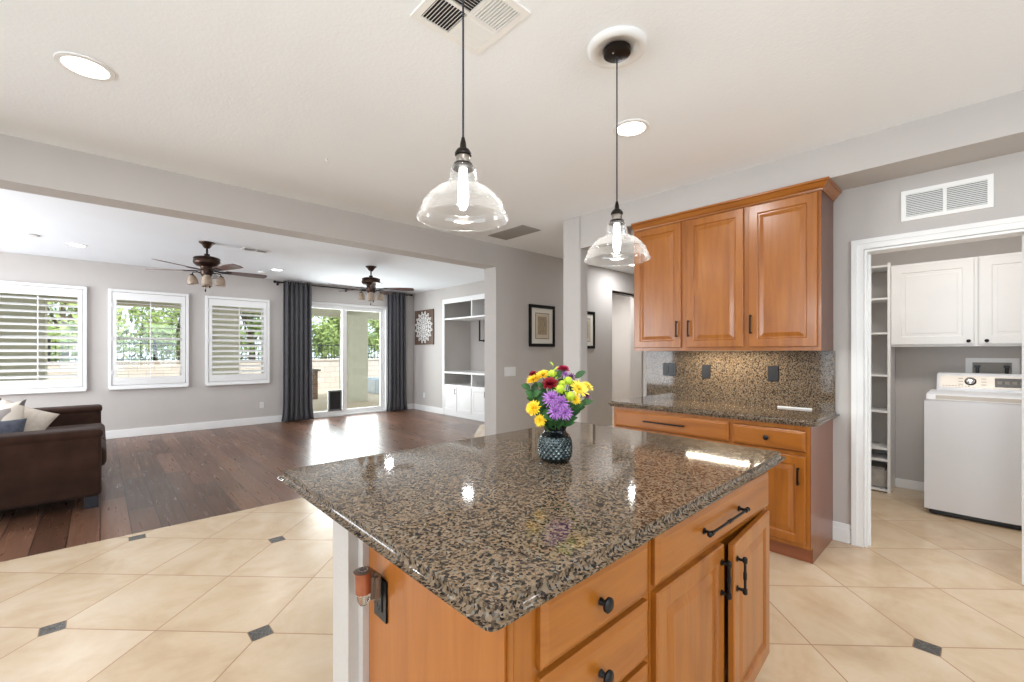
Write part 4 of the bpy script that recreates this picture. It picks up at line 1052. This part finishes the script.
FL = [('rose', 'red', 548.5, 382.6, .027, 'large crimson rose in the upper middle of the bouquet'), ('rose', 'red', 534, 374.5, .016, 'small crimson bloom at the upper left of the bouquet'),
      ('rose', 'magenta', 563.5, 370, .023, 'magenta carnation at the top of the bouquet'),
      ('daisy', 'yellow', 534, 379.5, .026, 'golden yellow daisy at the upper left of the bouquet'), ('daisy', 'yellow', 543, 375, .026, 'golden yellow daisy left of the green top sprig'),
      ('daisy', 'lemon', 576.5, 387.5, .033, 'largest lemon yellow daisy at the right of the bouquet'), ('daisy', 'lemon', 587, 386.5, .024, 'lemon yellow daisy at the outer right of the bouquet'),
      ('daisy', 'yellow', 571.5, 396.5, .02, 'yellow bloom below the large lemon daisy'), ('daisy', 'yellow', 533, 405, .026, 'golden yellow daisy low on the left of the bouquet'), ('daisy', 'yellow', 539, 416, .02, 'lowest yellow daisy drooping over the vase rim'),
      ('mum', 'purple', 550, 395, .032, 'upper left purple spider chrysanthemum'), ('mum', 'purple', 558, 399, .03, 'purple spider chrysanthemum at the centre of the bouquet'), ('mum', 'purple', 553, 407, .028, 'lowest left purple chrysanthemum above the vase'), ('mum', 'purple', 562, 408, .026, 'lowest right purple chrysanthemum above the vase'),
      ('mum', 'plum', 570.5, 376.5, .02, 'plum coloured bloom right of the magenta carnation'), ('mum', 'plum', 584, 394.5, .019, 'small plum bloom under the outer right daisy'), ('mum', 'purple', 565, 374, .016, 'small violet bloom beneath the magenta carnation'),
      ('bud', 'lime', 566, 381, .013, 'lime green button bloom, topmost of the cluster'), ('bud', 'lime', 557.5, 388, .014, 'lime green button bloom left of the cluster beside the rose'), ('bud', 'lime', 566.5, 394.5, .014, 'lime green button bloom under the cluster'), ('bud', 'lime', 551.5, 374.5, .012, 'lime green button bloom near the top sprig'), ('bud', 'lime', 560, 383, .010, 'smallest lime green button bloom between the two upper ones')]
for f in FL: flower(f[0], f[1], f[2], f[3], f[4]*1.12, f[5])
def sprig(u, v, label, n, tall=False, L=.05):
    r_ = (u-555.5)/251; zz = 1.36+(352-v)/251; C = Vector((VX, VY, 1.13)); rr = Vector((r_, zz-1.13)).length
    dep = math.sqrt(max(0, .125**2-rr**2))*.8
    tip = C+RV*r_-FV*dep+Vector((0, 0, zz-1.13)); root = Vector((VX, VY, VZ+.1))
    r = thing('leafy_sprig', label, 'foliage', root)
    d = tip-root
    MB().tube([(0, 0, -.05), (0, 0, 0), tuple(d*.5+Vector((0, 0, .01))), tuple(d)], .0016, 6).build('stem', FM['stem'], r, smooth=True)
    mb = MB()
    for k in range(n):
        t = .35+.65*k/max(1, n-1); p = d*t+Vector((0, 0, .01*math.sin(PI*t))); s = 1 if k % 2 else -1
        out = (d.normalized()+RV*s*.9+Vector((random.uniform(-.4, .4), random.uniform(-.4, .4), random.uniform(-.2, .5)))-FV*.5)
        leaf_mesh(mb, p, out, L*random.uniform(.75, 1.1), L*(.12 if tall else .27), (-FV.x, -FV.y, .6))
    mb.build('leaves', FM['lime'] if tall else FM['leaf'], r, smooth=True)
for s in [(531, 389, 'dark leaf sprig at the outer left of the bouquet', 9), (533, 395, 'dark leaf sprig below the upper left daisies', 8), (543, 400, 'dark leaves left of the purple chrysanthemums', 8), (541, 410, 'dark leaves low on the left by the vase rim', 8), (552, 415, 'broad dark leaves just over the vase rim', 7), (571, 405, 'dark leaf sprig low on the right of the bouquet', 8), (577, 402, 'dark thin sprig at the lower right of the bouquet', 6), (575, 378, 'dark leaf sprig at the upper right of the bouquet', 6), (556, 378, 'dark leaves behind the crimson rose', 8), (566, 416, 'pointed dark leaf over the right vase rim', 5), (560, 392, 'dark leaves between the lime button blooms', 7), (545, 388, 'dark leaves between the rose and the left daisies', 7)]: sprig(*s)
sprig(554, 365.5, 'pale green feathery sprig at the very top of the bouquet', 9, True, .028)

# ---------------------------------------------------------------- outside
def brickm(name, c1, c2, mo, bw, rh):
    t = NT(name); br = t.n('ShaderNodeTexBrick'); t.t.links.new(t.coord(rot=(PI/2, 0, 0)), br.inputs['Vector'])
    br.inputs['Scale'].default_value = 1; br.inputs['Brick Width'].default_value = bw; br.inputs['Row Height'].default_value = rh; br.inputs['Mortar Size'].default_value = .008
    br.inputs['Color1'].default_value = c1; br.inputs['Color2'].default_value = c2; br.inputs['Mortar'].default_value = mo
    t.set(color=br.outputs['Color'], rough=.9); return t.m
struct(MB().box(-14, 24, 9.5, 40, -.25, -.06), 'ground', noisy('sandy_earth', rgb(196, 174, 148), rgb(220, 202, 180), 1.2, .95, detail=6), 'dry sandy yard')
struct(MB().box(-4, 8, 9.51, 13.3, -.2, -.03), 'floor.003', noisy('patio_concrete', rgb(204, 186, 164), rgb(218, 202, 182), 2, .8), 'pale concrete patio slab')
M['stucco'] = noisy('cream_stucco', rgb(206, 204, 186), rgb(214, 212, 196), 5, .9)
struct(MB().box(-4, 8, 9.51, 13.2, 2.75, 2.9).box(-4, 8, 12.2, 12.6, 2.35, 2.75), 'roof_patio', M['stucco'], 'cream underside of the covered patio')
for k, x in enumerate((-.75, 2.40, 5.55)):
    struct(MB().box(x-.58, x, 11.9, 12.5, -.06, 2.40, .01), 'pillar_patio' if k == 0 else 'pillar_patio.%03d' % k, M['stucco'], 'cream stucco patio pillar')
struct(MB().box(-14, 24, 17.0, 17.2, -.2, 1.04).box(-14, 24, 16.96, 17.24, 1.04, 1.1), 'wall_garden', brickm('block_wall', rgb(206, 196, 188), rgb(218, 208, 200), rgb(180, 168, 158), .4, .2), 'pale block garden wall')
r = thing('garden_fence', 'dark iron fence on top of the garden wall', 'fence', (0, 17.1, 1.1))
MB().box(-14, 24, -.015, .015, .03, .06).box(-14, 24, -.015, .015, .50, .53).build('rails', M['blackp'], r)
mb = MB()
for k in range(250): x = -12+k*.125; mb.box(x-.008, x+.008, -.008, .008, 0, .56)
p = mb.build('pickets', M['blackp'], r); p['kind'] = 'stuff'
mb = MB()
for k in range(16): x = -12+k*2.2; mb.box(x-.03, x+.03, -.03, .03, 0, .62)
mb.build('posts', M['blackp'], r)
LM = [noisy('leaf_mid', rgb(128, 150, 76), rgb(176, 192, 112), 3, .7, sss=0), noisy('leaf_light', rgb(160, 178, 104), rgb(206, 216, 150), 3, .7), noisy('leaf_olive', rgb(104, 128, 66), rgb(150, 168, 98), 3, .7)]
M['bark'] = noisy('grey_bark', rgb(88, 74, 62), rgb(120, 104, 88), 8, .9)
def tree(x, y, h, rad, n, label, mi, seed, leaf=.13):
    rnd = random.Random(seed); r = thing('garden_tree', label, 'tree', (x, y, -.06), 0, 'trees beyond the garden fence')
    mb = MB().tube([(0, 0, 0), (.05, .03, h*.3), (-.03, 0, h*.55), (.08, .04, h*.8)], [.16, .12, .09, .03], 8)
    for k in range(7):
        a = rnd.uniform(0, 2*PI); z = h*rnd.uniform(.3, .6); e = rad*rnd.uniform(.5, .85)
        mb.tube([(0, 0, z), (e*.5*math.cos(a), e*.5*math.sin(a), z+h*.12), (e*math.cos(a), e*math.sin(a), z+h*rnd.uniform(.15, .3))], [.06, .04, .015], 6)
    mb.build('trunk', M['bark'], r, smooth=True)
    mb = MB(); cl = []
    for k in range(16):
        a = rnd.uniform(0, 2*PI); q = rad*math.sqrt(rnd.random())*.8; cl.append((q*math.cos(a), q*math.sin(a), h*rnd.uniform(.38, .95), rad*rnd.uniform(.25, .45)))
    for k in range(n):
        cx, cy, cz, cr = rnd.choice(cl); d = Vector((rnd.gauss(0, 1), rnd.gauss(0, 1), rnd.gauss(0, .8))).normalized()*cr*rnd.random()**.4
        p = Vector((cx, cy, cz))+d; u = Vector((rnd.gauss(0, 1), rnd.gauss(0, 1), rnd.gauss(0, 1))).normalized(); v = u.orthogonal().normalized()
        s = leaf*rnd.uniform(.6, 1.2); mb.add([tuple(p-u*s), tuple(p+v*s*.4), tuple(p+u*s), tuple(p-v*s*.4)], [(0, 1, 2, 3)])
    mb.build('crown', LM[mi], r)
TR = [(-4.2, 20.6, 4.6, 1.55, 2400, 'leafy tree seen through the leftmost shutter', 0), (-.9, 20.4, 4.2, 1.5, 2400, 'pale leafy tree at the left in the middle window', 1), (2.2, 20.6, 4.0, 1.45, 2400, 'green tree at the right in the middle window', 0),
      (4.5, 20.4, 4.6, 1.3, 2400, 'olive tree seen through the rightmost shutter', 2), (7.4, 20.4, 4.2, 1.75, 4200, 'spreading green tree in the left sliding pane', 0), (10.4, 20.6, 4.8, 1.4, 2800, 'pale tree in the right sliding pane beside the pillar', 1), (13.4, 20.4, 4.8, 1.5, 2000, 'dark tree farthest right beyond the sliding door', 2)]
for i, a in enumerate(TR): tree(*a, 11+i)
o = MB()
rnd = random.Random(5)
for k in range(7000):
    p = Vector((rnd.uniform(-10, 20), rnd.uniform(17.6, 18.6), -.1+2.3*rnd.random()**1.3)); u = Vector((rnd.gauss(0, 1), rnd.gauss(0, 1), rnd.gauss(0, 1))).normalized(); v = u.orthogonal().normalized(); s = rnd.uniform(.08, .17)
    o.add([tuple(p-u*s), tuple(p+v*s*.4), tuple(p+u*s), tuple(p-v*s*.4)], [(0, 1, 2, 3)])
o = o.build('hedge', LM[2]); tag(o, 'loose green hedge growing behind the iron fence', 'hedge', kind='stuff')
r = thing('garden_spa', 'raised pale blue spa pool in the yard', 'pool', (8.3, 14.9, .06))
MB().box(-1.5, 1.5, -.9, .9, -.12, .36, .02).build('shell', noisy('pale_blue_tile', rgb(196, 210, 222), rgb(214, 224, 232), 4, .4), r)
MB().box(-1.35, 1.35, -.75, .75, .36, .375).build('water', plain('pool_water', rgb(120, 176, 208), .05), r)
r = thing('brick_barbecue', 'brown brick barbecue stand beyond the sliding door', 'barbecue', (4.58, 14.0, -.06))
MB().box(-.35, .2, -.35, .35, 0, .84).build('body', brickm('brown_brick', rgb(112, 86, 70), rgb(136, 106, 88), rgb(150, 132, 116), .2, .07), r)
MB().box(-.42, .27, -.42, .42, .84, .9, .01).build('top', M['pewter'], r)
